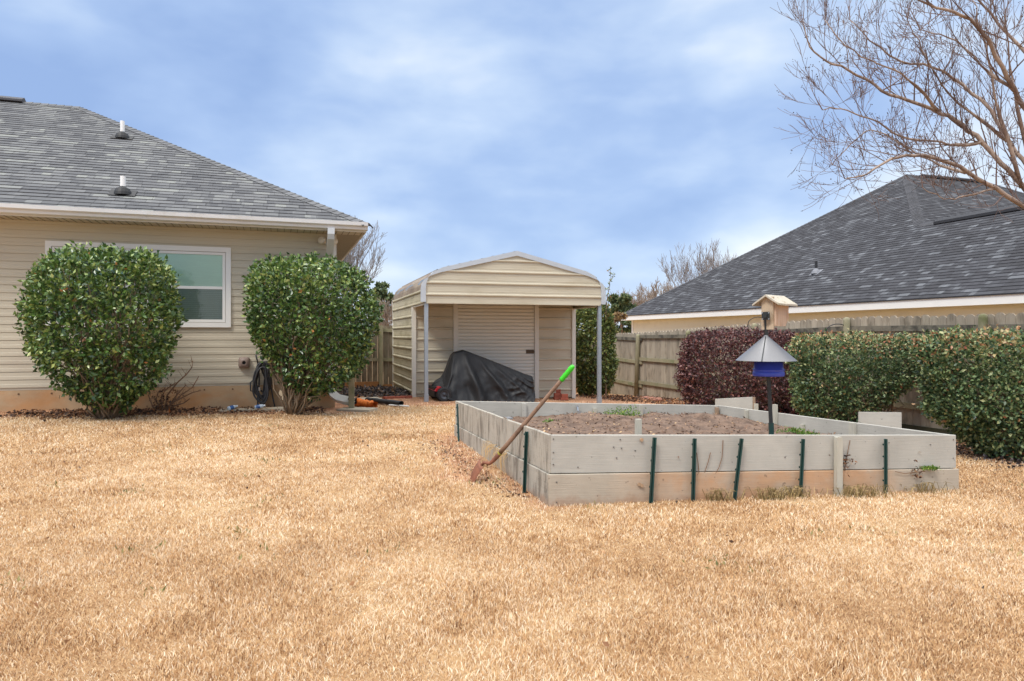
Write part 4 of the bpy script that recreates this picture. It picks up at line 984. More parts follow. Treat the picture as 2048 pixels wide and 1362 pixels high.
# green steel U-posts
def gpost(top, bot, Dt, Db, label, hide=.25, w=.034, ang=12.6):
    a = p3(*top, Dt); b = p3(*bot, Db); b = b + (b - a).normalized() * .12
    mb = MB(); d = (a - b).normalized(); x = Vector((math.cos(R(ang)), math.sin(R(ang)), 0)); x = (x - d * d.dot(x)).normalized(); y = d.cross(x)
    prof = [(-w / 2, .004), (-w / 2, 0), (-w * .22, -.002), (-w * .16, -.014), (w * .16, -.014), (w * .22, -.002), (w / 2, 0), (w / 2, .004), (w * .2, .003), (w * .12, -.009), (-w * .12, -.009), (-w * .2, .003)]
    vs = [p + x * u - y * v for p in (b, a) for u, v in prof]; n = len(prof)
    mb.add(vs, [(i, (i + 1) % n, n + (i + 1) % n, n + i) for i in range(n)] + [tuple(range(n - 1, -1, -1)), tuple(range(n, 2 * n))])
    root = mb.build('metal_stake', M['greenpost'], origin=tuple(b)); tag(root, label, 'metal stake', 'green metal stakes bracing the raised bed')
    # rivets / nubs up the face
    nb = MB(); L = (a - b).length
    k = .16
    while k < L - .02:
        q = b + d * k + x * .010 * (1 if int(k * 20) % 2 else -1); nb.box(tuple(q + y * .016), (.008, .008, .014)); k += .05
    nb.build('nub', M['greenpost'], root)
fr = wallframe(0)[0]
def fd_(px): k = (px - CX) / F_PX; s = fxat(px); return (A_ + (B_ - A_) * s / L0).y - .045
for top, bot, lab in (((1309, 875), (1302, 998), 'green metal stake nearest the left front corner of the bed, bracing the front board'),
                      ((1389, 877), (1386, 990), 'green metal stake on the front board, upright, second from the left'),
                      ((1483, 877), (1470, 988), 'green metal stake on the front board leaning most, its foot to the left'),
                      ((1606, 878), (1601, 982), 'green metal stake on the front board just left of the pale wooden stake'),
                      ((1771, 878), (1771, 983), 'green metal stake on the front board right of the pale wooden stake')):
    gpost(top, bot, fd_(top[0]), fd_(bot[0]) - .02, lab)
def ld(px):
    k = (px - CX) / F_PX; d = (D_ - A_).normalized(); s = (k * A_.y - A_.x) / (d.x - k * d.y); return (A_ + d * s).y
gpost((1053, 863), (1049, 966), 5.58, 5.50, 'green metal stake against the left side board near the front corner', w=.036, ang=40)
gpost((915, 808), (918, 880), 8.12, 7.98, 'thin green metal stake at the far back corner of the left side board', w=.022, ang=70)
# loose boards beyond the bed
def loose(name, P, h0, th, label):
    (ax, ay, az), (bx, by, bz), (cx_, cy, cz), (dx, dy, dz) = P
    mb = MB(); n = Vector((0, th, 0)); vs = [Vector(p) for p in P] + [Vector(p) + n for p in P]
    mb.add(vs, [(0, 1, 2, 3), (7, 6, 5, 4), (0, 4, 5, 1), (1, 5, 6, 2), (2, 6, 7, 3), (3, 7, 4, 0)])
    o = mb.build(name, M['board'], origin=(ax, ay, az)); tag(o, label, 'board', 'spare boards standing behind the raised bed'); return o
D1, D2 = 10.1, 9.7
loose('loose_board', [tuple(p3(1431, 830, D1)), tuple(p3(1505, 835, D2)), tuple(p3(1505, 794, D2)), tuple(p3(1431, 798, D1))], 0, .022, 'spare grey board standing on edge behind the far right corner of the bed')
o = None
mb = MB(); a = p3(1512, 845, 9.6); mb.box((a.x, a.y, zat(826, 9.6)), (.055, .03, .26)); o = mb.build('wooden_stake', M['bstake'], origin=(a.x, a.y, a.z)); tag(o, 'short pale wooden stake holding the spare board at the bed corner', 'stake')
mb = MB(); a = p3(1507, 845, 9.72); mb.box((a.x, a.y, zat(818, 9.72)), (.04, .03, .34)); o = mb.build('wooden_stake', M['brownstake'], origin=(a.x, a.y, a.z)); tag(o, 'brownish wooden stake at the end of the far spare board', 'stake')
loose('loose_board', [tuple(p3(1718, 868, 7.95)), tuple(p3(1803, 880, 7.75)), tuple(p3(1803, 825, 7.75)), tuple(p3(1718, 824, 7.95))], 0, .022, 'spare grey board standing on edge outside the right side of the bed')
# hose valve on the back board
T2_, _ = wallframe(2); mb = MB(T2_); vx = xat(2, 1151)
mb.tube([(vx, TH + .01, -.05), (vx, TH + .05, -.05), (vx, TH + .06, -.09), (vx - .03, TH + .06, -.13)], .012, 8); mb.box((vx, TH + .05, -.03), (.05, .02, .014)); mb.box((vx - .02, TH + .06, -.115), (.035, .03, .03)); mb.build('hose_valve', M['zinc'], bed)
# ------------------------------------------------------------------ small weeds
def weed(px, py, D, r, n, label, onsoil=True, z=None, flat=.4, mat='leaf_weed', size=.03):
    p = pt(px, D); zz = z if z is not None else (soilz(p.x, p.y) if onsoil else gz(p.x, p.y))
    P = np.stack([rng.normal(p.x, r * .5, n), rng.normal(p.y, r * .35, n), zz + np.abs(rng.normal(0, r * flat * .5, n))], -1)
    d = rng.normal(0, 1, (n, 3)); d[:, 2] = np.abs(d[:, 2]) + .4
    o = leaves('weed_creeper', M[mat], P, d, size, origin=(p.x, p.y, zz), aspect=.5, spread=.5); tag(o, label, 'weed'); return o
weed(1245, 833, 8.75, .26, 420, 'spreading green weed patch growing by the back board of the bed')
weed(1588, 866, 7.2, .13, 300, 'leafy green weed in the bed just right of the feeder pole')
weed(1620, 870, 6.9, .10, 260, 'smaller green weed near the front board right of the feeder pole')
weed(1100, 843, 8.0, .08, 80, 'tiny green weed in the bed soil behind the shovel handle')
a = wallframe(0)[0] @ Vector((fxat(1862), -.02, -UH + .004))
weed(1858, 940, a.y - .01, .085, 320, 'bright green moss tuft sprouting from the joint of the front boards', z=a.z - .006, flat=.18, size=.022)
def vines():
    pass
def tuft(px, py, D, n, r, label, h=.09, mat='leaf_dry'):
    p = pt(px, D); zz = gz(p.x, p.y)
    mb = MB()
    for k in range(n):
        a = random.uniform(0, 6.28); q = Vector((p.x + random.gauss(0, r), p.y + random.gauss(0, r * .25), zz)); L = h * random.uniform(.5, 1.5)
        e = q + Vector((math.cos(a) * L * .7, math.sin(a) * L * .5, L)); m_ = q.lerp(e, .5) + Vector((0, 0, L * .25)); mb.rnd = random.random()
        mb.tube([q, m_, e - Vector((0, 0, L * .3))], [.0025, .002, .001], 3, cap=False)
    o = mb.build('dry_weed', mat, origin=(p.x, p.y, zz)); tag(o, label, 'dry weed'); return o
gt = leaf_mat('tuft_blades', [(0, lin(96, 84, 48)), (.5, lin(150, 130, 84)), (1, lin(206, 180, 130))], .8, .2)
for px, D, n, r, lab in ((1545, 5.42, 130, .09, 'dry grass tuft against the front board between the two middle green stakes'), (1715, 5.6, 160, .13, 'dry grass tufts at the foot of the pale wooden stake, right side'),
                         (1440, 5.35, 60, .06, 'dry grass tuft at the foot of the leaning green stake'), (1590, 5.5, 90, .06, 'dry grass tuft beside the fourth green stake of the front board'), (1850, 5.8, 60, .12, 'thin dry grass below the moss tuft on the front board')):
    tuft(px, 980, D, n, r, lab, mat=gt)
def vine(pts, D, label, leafn=0, r=.003):
    mb = MB(); P = [p3(x, y, D if not callable(D) else D(x)) for x, y in pts]; mb.tube(P, r, 5); o = thing('dry_vine', label, 'vine', tuple(P[0])); mb.build('stem', M['vine'], o)
    if leafn:
        c = P[leafn[0]]; n = leafn[1]; Q = np.stack([rng.normal(c.x, .025, n), rng.normal(c.y - .015, .008, n), rng.normal(c.z, .035, n)], -1); leaves('dead_leaves', M['leaf_dry'], Q, rng.normal(0, 1, (n, 3)), .028, o)
vf = lambda x: fd_(x) + .03
vine([(1393, 905), (1396, 925), (1398, 945), (1394, 950)], vf, 'dry vine stem hanging beside the second green stake')
vine([(1421, 905), (1416, 925), (1409, 945)], vf, 'short dry vine on the front board, middle of three')
vine([(1446, 880), (1444, 915), (1438, 935), (1430, 948)], vf, 'long thin dry vine on the front board left of the leaning stake')
vine([(1700, 880), (1692, 920), (1688, 950), (1683, 980)], vf, 'dry brown weed with dead leaves on the front board right of the wooden stake', (1, 45))
vine([(1790, 943), (1810, 947), (1832, 944), (1850, 943)], lambda x: fd_(x) + .01, 'dead creeper lying along the lower front board joint', (2, 40))
o = None
# dead runners hanging over the left side board
mb = MB()
for k in range(60):
    s = random.uniform(.95, 1.75); q = T3 @ Vector((L3 - s, -.03, -UH - .0 + random.uniform(-.02, .03))); e = q + Vector((random.uniform(-.10, -.0), random.uniform(-.12, .06), random.uniform(-.3, -.05)))
    mb.tube([q, q.lerp(e, .4) + Vector((-.03, 0, .03)), e], [.0022, .002, .001], 3, cap=False)
o = mb.build('dry_runners', mk('straw_runner', lin(190, 160, 116), .8, .2, 10), origin=tuple(T3 @ Vector((L3 - 1.3, 0, -.5)))); tag(o, 'tangle of dead grass runners on the left side board by the shovel', 'dry weed')
# ------------------------------------------------------------------ litter
def strip(p, q, w):
    p = np.array(p); q = np.array(q); d = (q - p) / np.linalg.norm(q - p); nn = np.array([-d[1], d[0]])
    def f(n): t = rng.uniform(0, 1, n)[:, None]; return p + (q - p) * t + nn * rng.normal(0, w, n)[:, None]
    return f
h = lambda u, v: (HO.x + HU.x * u + HV.x * v, HO.y + HU.y * u + HV.y * v)
litter('leaf_litter', 'brown leaf litter along the foot of the house wall under the bushes', M['leaf_dry'], 2600, strip(h(-4.4, -.55), h(-.2, -.35), .24), .05, .03)
litter('leaf_litter', 'dead leaves under the wide camellia bush', M['leaf_dry'], 900, strip(h(-3.9, -.9), h(-2.2, -.6), .22), .05, .03)
litter('leaf_litter', 'dark heap of dead leaves behind the corner of the house', M['leaf_dark'], 5200, strip((-3.2, 14.6), (-2.7, 17.2), .55), .075, .10)
litter('leaf_litter', 'dark dead leaves between the house corner and the shed', M['leaf_dark'], 2200, strip((-3.6, 14.6), (-2.3, 14.3), .35), .07, .05)
litter('leaf_litter', 'dead leaves under the right hand hedges', M['leaf_dark'], 3800, strip((5.1, 10.6), (6.3, 6.6), .42), .045, .035)
litter('leaf_litter', 'dead leaves under the burgundy hedge by the fence', M['leaf_dry'], 1600, strip((3.3, 15.5), (5.0, 12.5), .4), .05, .035)
litter('leaf_litter', 'brown debris on the clay along the left side of the bed', M['leaf_dry'], 700, strip((.05, 5.3), (-.95, 7.9), .11), .026, .012)
litter('leaf_litter', 'leaf debris at the foot of the fence right of the shed', M['leaf_dry'], 1800, strip((2.2, 15.6), (3.6, 17.5), .6), .06, .05)
litter('leaf_litter', 'stray dead leaves scattered over the lawn', M['leaf_dry'], 260, lambda n: np.stack([rng.uniform(-7, 7, n), rng.uniform(2.6, 11, n)], -1), .03, .035)
n = 700; cxy = rng.uniform((-6, 2.8), (6, 10.5), (60, 2)); k = rng.integers(0, 60, n); xy = cxy[k] + rng.normal(0, .07, (n, 2)); kk = bare(xy[:, 0], xy[:, 1]) < .9; xy = xy[kk]; n = len(xy)
P = np.stack([xy[:, 0], xy[:, 1], gzn(xy[:, 0], xy[:, 1]) + .004], -1); d = rng.normal(0, .6, (n, 3)); d[:, 2] = np.abs(d[:, 2]) + .6
o = leaves('lawn_weeds', leaf_mat('olive_weeds', [(0, lin(92, 98, 54)), (.6, lin(132, 128, 76)), (1, lin(170, 158, 104))], .7, .2), P, d, .035, aspect=.3, spread=.4); tag(o, 'sparse olive green winter weeds and blades mixed in the lawn', 'weeds', kind='stuff')
# ------------------------------------------------------------------ shovel
def shovel():
    tip = Vector((-.345, 5.93, gz(-.345, 5.93) - .05)); top = Vector((.50, 5.54, zat(731, 5.54)))
    d = (top - tip).normalized(); L = (top - tip).length
    o = thing('shovel', 'rusty shovel with brown handle and lime green grip leaning on the bed', 'shovel', tuple(tip))
    side_ = Vector((.5, .85, 0)); side_ = (side_ - d * d.dot(side_)).normalized(); fr_ = side_.cross(d).normalized()
    # handle
    mb = MB(); P = [tip + d * s for s in np.linspace(.40, L - .10, 9)]; mb.tube(P, [.0185, .019, .0185, .018, .0175, .017, .0165, .016, .016], 12); mb.build('handle', M['handle'], o, smooth_=True)
    mb = MB(); mb.tube([tip + d * .395, tip + d * .41], .0215, 12); mb.build('band', M['tape'], o)
    mb = MB(); g = [L - .165, L - .15, L - .125, L - .11, L - .09, L - .075, L - .055, L - .04, L - .02, L - .005, L]; rr = [.020, .023, .0195, .0235, .0195, .0235, .0195, .0235, .020, .017, .008]
    mb.tube([tip + d * s for s in g], rr, 12); mb.build('grip', M['lime'], o, smooth_=True)
    # socket bends from the handle down to the blade
    bt = tip + Vector((.088, -.04, .205))      # top of the blade
    mb = MB(); mb.tube([tip + d * .41, tip + d * .36, tip + d * .32 + Vector((-.006, 0, -.004)), tip + d * .29 + Vector((-.018, 0, -.008)), bt + Vector((.012, 0, .006)), bt + Vector((-.012, 0, -.03))], [.021, .02, .018, .015, .013, .012], 10); mb.build('socket', M['rust'], o, smooth_=True)
    # blade: curved pan
    ax = (tip - bt).normalized(); sx_ = Vector((.30, -.95, .10)); sx_ = (sx_ - ax * ax.dot(sx_)).normalized(); nn = ax.cross(sx_)
    mb = MB(); nu_, nv_ = 11, 12; vs = []; Lb = .25
    for off in (0, .004):
        for i in range(nv_):
            t = i / (nv_ - 1); w = .085 * (1 - max(0, (t - .62) / .38) ** 2 * .82)
            for k in range(nu_):
                u = 2 * k / (nu_ - 1) - 1; p = bt + ax * (Lb * t) + sx_ * (w * u) + nn * (.03 * (1 - u * u) * (1 - .5 * t) + off + .02 * math.sin(t * 3)); vs.append(p)
    m_ = nu_ * nv_; fs = []
    for s in (0, m_):
        for i in range(nv_ - 1):
            for k in range(nu_ - 1):
                b = s + i * nu_ + k; fs.append((b, b + 1, b + nu_ + 1, b + nu_))
    rim_ = [k for k in range(nu_)] + [i * nu_ + nu_ - 1 for i in range(1, nv_)] + [(nv_ - 1) * nu_ + k for k in range(nu_ - 2, -1, -1)] + [i * nu_ for i in range(nv_ - 2, 0, -1)]
    fs += [(rim_[i], rim_[(i + 1) % len(rim_)], rim_[(i + 1) % len(rim_)] + m_, rim_[i] + m_) for i in range(len(rim_))]
    mb.add(vs, fs); mb.tube([bt - sx_ * .055 + nn * .02, bt + sx_ * .055 + nn * .02], .007, 5); mb.build('blade', M['rust'], o, smooth_=True)
shovel()
# ------------------------------------------------------------------ feeder pole, baffle, blue feeder, nest box
def feeder():
    D = 6.15; base = pt(1544, D); bz = soilz(base.x, base.y)
    o = thing('feeder_pole', 'dark metal pole in the bed carrying a cone baffle, blue bird feeder and nest box', 'bird feeder', (base.x, base.y, bz))
    topx = pt(1530.5, D).x; zt = zat(632, D); zm_ = zat(852, D)
    pA = Vector((pt(1544, D).x, D, bz - .15)); pM = p3(1542, 850, D); pT = Vector((topx, D, zat(632, D)))
    mb = MB(); mb.bar(pA, pM + Vector((0, 0, .02)), .038, .03, (0, 1, 0)); g = mb.build('ground_stake', M['greenpost'], o)
    mb = MB(); mb.bar(pM, pT, .027, .027, (0, 1, 0)); mb.build('pole', M['blackpole'], o)
    cone_c = p3(1535, 718, D); ch = .225; r = .262
    ap = p3(1532, 672, D)
    mb = MB(); tilt = Matrix.Translation((ap.x, ap.y, 0)) 
    zc0 = zat(721, D); zc1 = zat(673, D)
    mb.lathe([(r, zc0), (r - .003, zc0 + .004), (.020, zc1), (.018, zc1 + .012)], 48, tilt); mb.lathe([(r - .004, zc0 + .001), (.02, zc1 - .006)], 48, tilt)
    bf = mb.build('baffle', M['cone'], o, smooth_=False)
    for p_ in bf.data.polygons: p_.use_smooth = True
    a = R(-118); dv = Vector((math.cos(a), math.sin(a), 0)); tv = Vector((-math.sin(a), math.cos(a), 0))
    p0 = Vector((ap.x, ap.y, 0)) + dv * (r + .001); p1 = Vector((ap.x, ap.y, 0)) + dv * .022
    nrm = (dv * (zc1 - zc0) + Vector((0, 0, r - .02))).normalized()
    mb = MB(); q0 = Vector((p0.x, p0.y, zc0)); q1 = Vector((p1.x, p1.y, zc1)); mb.bar(q0 + nrm * .003, q1 + nrm * .003, .009, .003, nrm); mb.build('seam', M['blackpole'], bf)
    # blue feeder: round tub with ringed lip hung under the cone, clear inner hopper
    fc = Matrix.Translation((p3(1537, 0, D).x, D, 0)); zf0 = zat(752, D); zf1 = zat(718, D)
    mb = MB(); mb.lathe([(.0, zf0), (.132, zf0), (.137, zf0 + .006), (.136, zf0 + .038), (.130, zf0 + .042), (.130, zf0 + .048), (.138, zf0 + .054), (.136, zf0 + .062), (.126, zf0 + .066), (.122, zf1 + .02), (.118, zf1 + .02), (.12, zf0 + .07), (.0, zf0 + .065)], 36, fc)
    mb.build('feeder_tub', M['blue'], o, smooth_=True)
    mb = MB(); mb.tube([(fc.translation.x - .12, D - .03, zf1 - .03), (fc.translation.x - .02, D - .10, zf1 + .03)], .004, 5); mb.tube([(fc.translation.x + .12, D - .03, zf1 - .03), (fc.translation.x + .04, D - .09, zf1 + .03)], .004, 5); mb.build('wire', M['zinc'], o)
    # nest box: turned so that we see its back board (left) and one side (right)
    t = math.radians(-32); bx = Matrix.Translation((p3(1549, 0, D).x, D + .05, 0)) @ Matrix.Rotation(t, 4, 'Z')
    # local x along depth of box (back -> front), y across ; back board faces camera-left
    nb = thing('nest_box', 'wooden bird nest box with pitched roof on top of the feeder pole', 'bird house', (p3(1549, 0, D).x, D, zat(655, D)))
    z0b = zat(655, D); z1b = zat(603, D)
    Tn = Matrix.Translation((p3(1533, 0, D).x, D - .02, 0)) @ Matrix.Rotation(R(-47), 4, 'Z')
    # x: across the back board, y: away from camera (box depth)
    wB = .135; dB = .23
    mb = MB(Tn); mb.b2(-.055, .055, -.0, .02, zat(659, D), zat(594, D)); mb.build('back_board', M['cedar2'], nb)
    mb = MB(Tn @ Matrix.Rotation(0, 4, 'Z'))
    mb.b2(-wB / 2, wB / 2, .022, .042, z0b + .015, z1b); bxo = mb.build('body', M['cedar'], nb)
    zz0 = z0b + .012
    for s in (-1, 1):
        mb = MB(Tn); y0, y1 = .0, 0
        xs = s * wB / 2
        mb.add([(xs, .043, zz0 + .0), (xs, .043 + dB * .72, zz0), (xs, .043 + dB, zz0 + .07), (xs, .043 + dB, z1b - .012), (xs, .043, z1b - .002)] +
               [(xs - s * .018, .043, zz0), (xs - s * .018, .043 + dB * .72, zz0), (xs - s * .018, .043 + dB, zz0 + .07), (xs - s * .018, .043 + dB, z1b - .012), (xs - s * .018, .043, z1b - .002)],
               [(0, 1, 2, 3, 4), (9, 8, 7, 6, 5), (0, 5, 6, 1), (1, 6, 7, 2), (2, 7, 8, 3), (3, 8, 9, 4), (4, 9, 5, 0)])
        mb.build('side_board', M['cedar'], nb)
    mb = MB(Tn); mb.b2(-wB / 2 + .019, wB / 2 - .019, .06, .043 + dB * .7, zz0 + .003, zz0 + .018); mb.b2(-wB / 2 + .019, wB / 2 - .019, .045 + dB - .02, .043 + dB, zz0 + .07, z1b - .012); mb.build('front_board', M['cedar'], nb)
    # gable wedge and roof
    zr_ = zat(589.5, D); ze_ = zat(607, D)
    mb = MB(Tn); mb.prism([(-wB / 2, z1b - .02), (-wB / 2, z1b - .004), (0, zr_ - .018), (wB / 2, z1b - .004), (wB / 2, z1b - .02)], .024, .041); mb.build('gable', M['cedar'], nb)
    hw = .125; e_ = ze_ - .004
    for s in (-1, 1):
        mb = MB(Tn); mb.prism([(0, zr_), (s * hw, e_), (s * hw, e_ - .016), (0, zr_ - .017)], -.04, .33); mb.build('roof_panel', M['roofply'], nb)
    # mounting plate
    Tm = Matrix.Translation((p3(1532, 0, D).x - .02, D - .045, 0)) @ Matrix.Rotation(R(-33), 4, 'Z')
    mb = MB(Tm); zp = zat(632, D); mb.b2(-.035, .035, -.004, .004, zp - .036, zp + .036); mb.b2(-.014, .014, -.03, .06, zp - .014, zp + .014); pl = mb.build('mounting_plate', M['blackpole'], nb)
    mb = MB(Tm)
    for a_ in (-.028, .028):
        for c_ in (-.028, .028): mb.lathe([(0, 0), (.006, 0), (.006, .004)], 8, Matrix.Translation((a_, -.005, zp + c_)) @ Matrix.Rotation(R(90), 4, 'X'))
    mb.build('screw', M['zinc'], pl)
feeder()
# ------------------------------------------------------------------ fences
FD = Vector((.3222, -.9467)); F0 = Vector((6.69, 9.62)); # at n=0 ; direction towards the camera
FN = Vector((FD.y, -FD.x))      # points to our side (left)
SP = 2.44
def ftop(n): return float(np.interp(n, [-2, 0, 1, 2, 3, 4, 4.75], [1.60, 1.60, 1.61, 1.545, 1.46, 1.37, 1.345]))
def picket(mb, T, x, w, zt, zb, th=.018, y0=.0, ear=.035):
    mb.rnd = random.random(); a, b = x + .002, x + w - .002; e = ear * random.uniform(.8, 1.1)
    mb.prism([(a, zb), (a, zt - e), (a + w * .22, zt - e * .2), (a + w * .38, zt), (b - w * .38, zt), (b - w * .22, zt - e * .2), (b, zt - e), (b, zb)], y0, y0 + th, T)
def side_fence():
    o = thing('side_fence', 'long weathered grey picket fence running along the right side of the yard', 'fence', (F0.x, F0.y, gz(F0.x, F0.y)))
    # frame: x from the far corner towards the camera, -y = our side
    far = F0 - FD * (4.75 * SP); T = Matrix(((FD.x, -FN.x, 0, far.x), (FD.y, -FN.y, 0, far.y), (0, 0, 1, 0), (0, 0, 0, 1)))
    L = (4.75 + 2.2) * SP; mb = MB(T); x = 0
    while x < L:
        n = 4.75 - x / SP; q = T @ Vector((x, 0, 0)); w = .142
        picket(mb, None, x, w, ftop(n) + random.uniform(-.012, .012), gz(q.x, q.y) - .02 + random.uniform(-.01, .03)); x += .1445
    mb.build('picket_panel', M['fence'], o)
    for k in range(-2, 6):
        x = (4.75 - k) * SP; q = T @ Vector((x, -.1, 0)); zg = gz(q.x, q.y)
        if x < 0: continue
        zt = ftop(k) + (-.05 if k > 2 else .0)
        if k == 1 or k == 0: zt = ftop(k) - .0
        mb = MB(T); hf = .015 if k > 2 else 0; r = .062
        mb.tube([(x - (.10 if k == 4 else 0), -.075, zg - .1), (x, -.072, zt - .06), (x, -.072, zt - .02), (x, -.072, zt)], [r, r * .95, r * .82, r * .35], 14); mb.build('post', M['post'], o, smooth_=True)
    for k in range(-2, 5):
        xa = (4.75 - k - 1) * SP; xb = xa + SP
        xa = max(xa, .02)
        for j, dz in enumerate((-.20, -.78, -1.42)):
            m_ = M['rail'] if j == 0 else M['railg']; mb = MB(T); mb.rnd = random.random()
            za = ftop(k + 1) + dz; zb_ = ftop(k) + dz
            ex_ = .14 if k >= 2 else .0; tilt = .05 if k >= 2 else 0
            if j == 0 and k >= 2: za += .03; zb_ += .06
            yy = -.022 if (k % 2 == 0) else -.032
            mb.bar((xa - ex_, yy, za + tilt), (xb + ex_, yy - .004 * (k % 2), zb_ - tilt), .04, .09); mb.build('rail', m_, o)
    mb = MB(T)
    mb.bar((4.75 * SP - 6, -.03, gz(5, 13) + .0), (4.75 * SP + 3, -.03, gz(6.6, 8.5) + .04), .03, .14); mb.build('kickboard', M['kick'], o)
side_fence()
def back_fence():
    c = F0 - FD * (4.75 * SP)                # corner
    u = Vector((-FN.x, -FN.y)); u = Vector((-HU.x, -HU.y))
    o = thing('back_fence', 'brown weathered plank fence across the back of the yard behind the shed', 'fence', (c.x - 5, c.y - 1.7, gz(-3.6, 19)))
    n_ = Vector((u.y, -u.x))
    if n_.y < 0: n_ = -n_
    T = Matrix(((u.x, n_.x, 0, c.x), (u.y, n_.y, 0, c.y), (0, 0, 1, 0), (0, 0, 0, 1))); L = 16; x = 0; mb = MB(T)
    ztop = lambda x: 1.345 + .22 * min(1, x / 7)
    while x < L: 
        q = T @ Vector((x, 0, 0)); picket(mb, None, x, .142, ztop(x) + random.uniform(-.012, .012), gz(q.x, q.y) - .02, y0=0); x += .1445
    mb.build('picket_panel', M['fence_b'], o)
    q0 = pt(761, 19)
    # put a post at the column where the photo shows it
    k = (761 - CX) / F_PX; s = (k * c.y - c.x) / (u.x - k * u.y); offs = s % SP
    x = offs
    while x < L:
        q = T @ Vector((x, 0, 0)); mb = MB(T); zg = gz(q.x, q.y); mb.b2(x - .05, x + .05, -.14, -.045, zg - .1, ztop(x) - .0); mb.build('post', M['post'], o)
        x += SP
    x = offs - SP
    while x < L:
        for j, dz in enumerate((-.13, -.92)):
            mb = MB(T); mb.rnd = random.random(); a = max(x, .02); mb.bar((a, -.022, ztop(a) + dz), (x + SP - .01, -.022, ztop(x + SP) + dz), .04, .09); mb.build('rail', M['railg'], o)
        q = T @ Vector((x + 1, 0, 0)); zg = gz(q.x, q.y)
        mb = MB(T); a = max(x, .02); mb.b2(a, x + SP - .01, -.045, -.004, zg - .02, zg + .20); mb.build('kickboard', mk('kick_orange', lin(150, 108, 66), .85, .25, 5), o)
        x += SP
back_fence()
# shepherd's hooks on the fence
def hook(px, py, D, s, label):
    mb = MB(); P = []
    for k in range(14):
        a = R(180 * k / 13); P.append(p3(px + s * 22 * math.cos(a), py - 14 * math.sin(a), D))
    P = [P[0] - Vector((0, 0, .28))] + P + [P[-1] + Vector((-s * .01, 0, -.05)), P[-1] + Vector((-s * .05, 0, -.07)), P[-1] + Vector((-s * .08, 0, -.035))]
    mb.tube(P, .008, 6); o = mb.build('plant_hook', M['blackpole'], origin=tuple(P[0])); tag(o, label, 'hook', 'curved iron plant hooks fixed to the side fence')
hook(1518, 648, 13.8, 1, 'curved iron plant hook on the fence just left of the nest box')
hook(1675, 662, 11.9, 1, 'curved iron plant hook beside the fence post above the first green hedge')
# ------------------------------------------------------------------ hedges
def hedge(name, label, cat, mat, D, prof, nclus, size, depth, seed, group=None, gap=.15, stemn=60, lump=.07, per=5, beta=(1.6, 2.0), power=3.0, stem_m='stem', toprust=0):
    cxp = np.mean([(p[1] + p[2]) / 2 for p in prof]); bx = pt(cxp, D); bz = gz(bx.x, bx.y)
    o = thing(name, label, cat, (bx.x, bx.y, bz), group)
    P, Q, NN = crown_points(prof, D, depth, nclus, per, .11, seed, power, gap, lump)
    P2, Q2, N2 = crown_points(prof, D, depth, int(nclus * .4), per, .42, seed + 9, power, gap * .5, .03)
    Q = np.concatenate([Q, Q2]); NN = np.concatenate([NN, N2]); NN[:, 2] += .2
    rn = rng.beta(*beta, len(Q)) * .88
    if toprust:
        tz = (Q[:, 2] - Q[:, 2].min()) / np.ptp(Q[:, 2]); k = (rng.uniform(0, 1, len(Q)) < np.clip((tz - .72) * toprust, 0, .6)) ; rn = np.where(k, rng.uniform(.82, 1, len(Q)), rn)
        k = rng.uniform(0, 1, len(Q)) < .02; rn = np.where(k, rng.uniform(.88, 1, len(Q)), rn)
    leaves('foliage', mat, Q, NN, size * 1.12, o, aspect=.62, rnd=rn, spread=.7)
    mb = MB(); idx = rng.choice(len(P), stemn, replace=False); w = (max(p[2] for p in prof) - min(p[1] for p in prof)) * D / F_PX
    bases = [(bx.x + random.uniform(-.3, .3) * w, bx.y + random.uniform(-.1, .1), gz(bx.x, bx.y) - .05) for _ in range(7)]
    stems(mb, bases, [tuple(P[i]) for i in idx], .016, 5, .08, .003)
    mb.build('stems', M[stem_m], o, smooth_=True); return o
hedge('burgundy_hedge', 'clipped burgundy leaved hedge in front of the side fence', 'hedge', M['leaf_burg'], 13.2,
      [(661, 1440, 1500), (664, 1400, 1560), (672, 1383, 1592), (690, 1370, 1604), (715, 1363, 1608), (745, 1361, 1606), (775, 1364, 1604), (800, 1372, 1598), (820, 1395, 1590), (832, 1420, 1570)], 3600, .05, .5, 2, gap=.2, stemn=90, lump=.06, beta=(1.5, 1.7))
hedge('green_hedge', 'mottled green hedge between the burgundy hedge and the biggest hedge', 'hedge', M['leaf_hedge'], 10.35,
      [(670, 1640, 1790), (674, 1605, 1830), (684, 1592, 1845), (705, 1584, 1852), (740, 1586, 1838), (775, 1592, 1806), (805, 1598, 1768), (830, 1606, 1735), (850, 1625, 1735)], 4000, .043, .5, 6, 'clipped green hedges along the side fence', .22, 90, .06, toprust=2.0)
hedge('green_hedge', 'biggest and nearest mottled green hedge at the right edge', 'hedge', M['leaf_hedge'], 8.0,
      [(668, 1905, 2120), (672, 1880, 2160), (682, 1855, 2190), (706, 1846, 2205), (745, 1848, 2212), (790, 1866, 2212), (820, 1872, 2208), (850, 1900, 2200), (880, 1935, 2190), (905, 1965, 2170)], 5600, .043, .48, 8, 'clipped green hedges along the side fence', .22, 90, .07, toprust=2.0)
# shrub behind the shed
hedge('evergreen_shrub', 'yellow green leafy shrub between the shed and the fence corner', 'shrub', M['leaf_shrub'], 17.3,
      [(606, 1160, 1200), (620, 1150, 1218), (650, 1142, 1226), (690, 1140, 1230), (730, 1146, 1232), (765, 1152, 1226), (785, 1160, 1212)], 1500, .075, .8, 11, gap=.25, stemn=50, lump=.1, power=2.2)
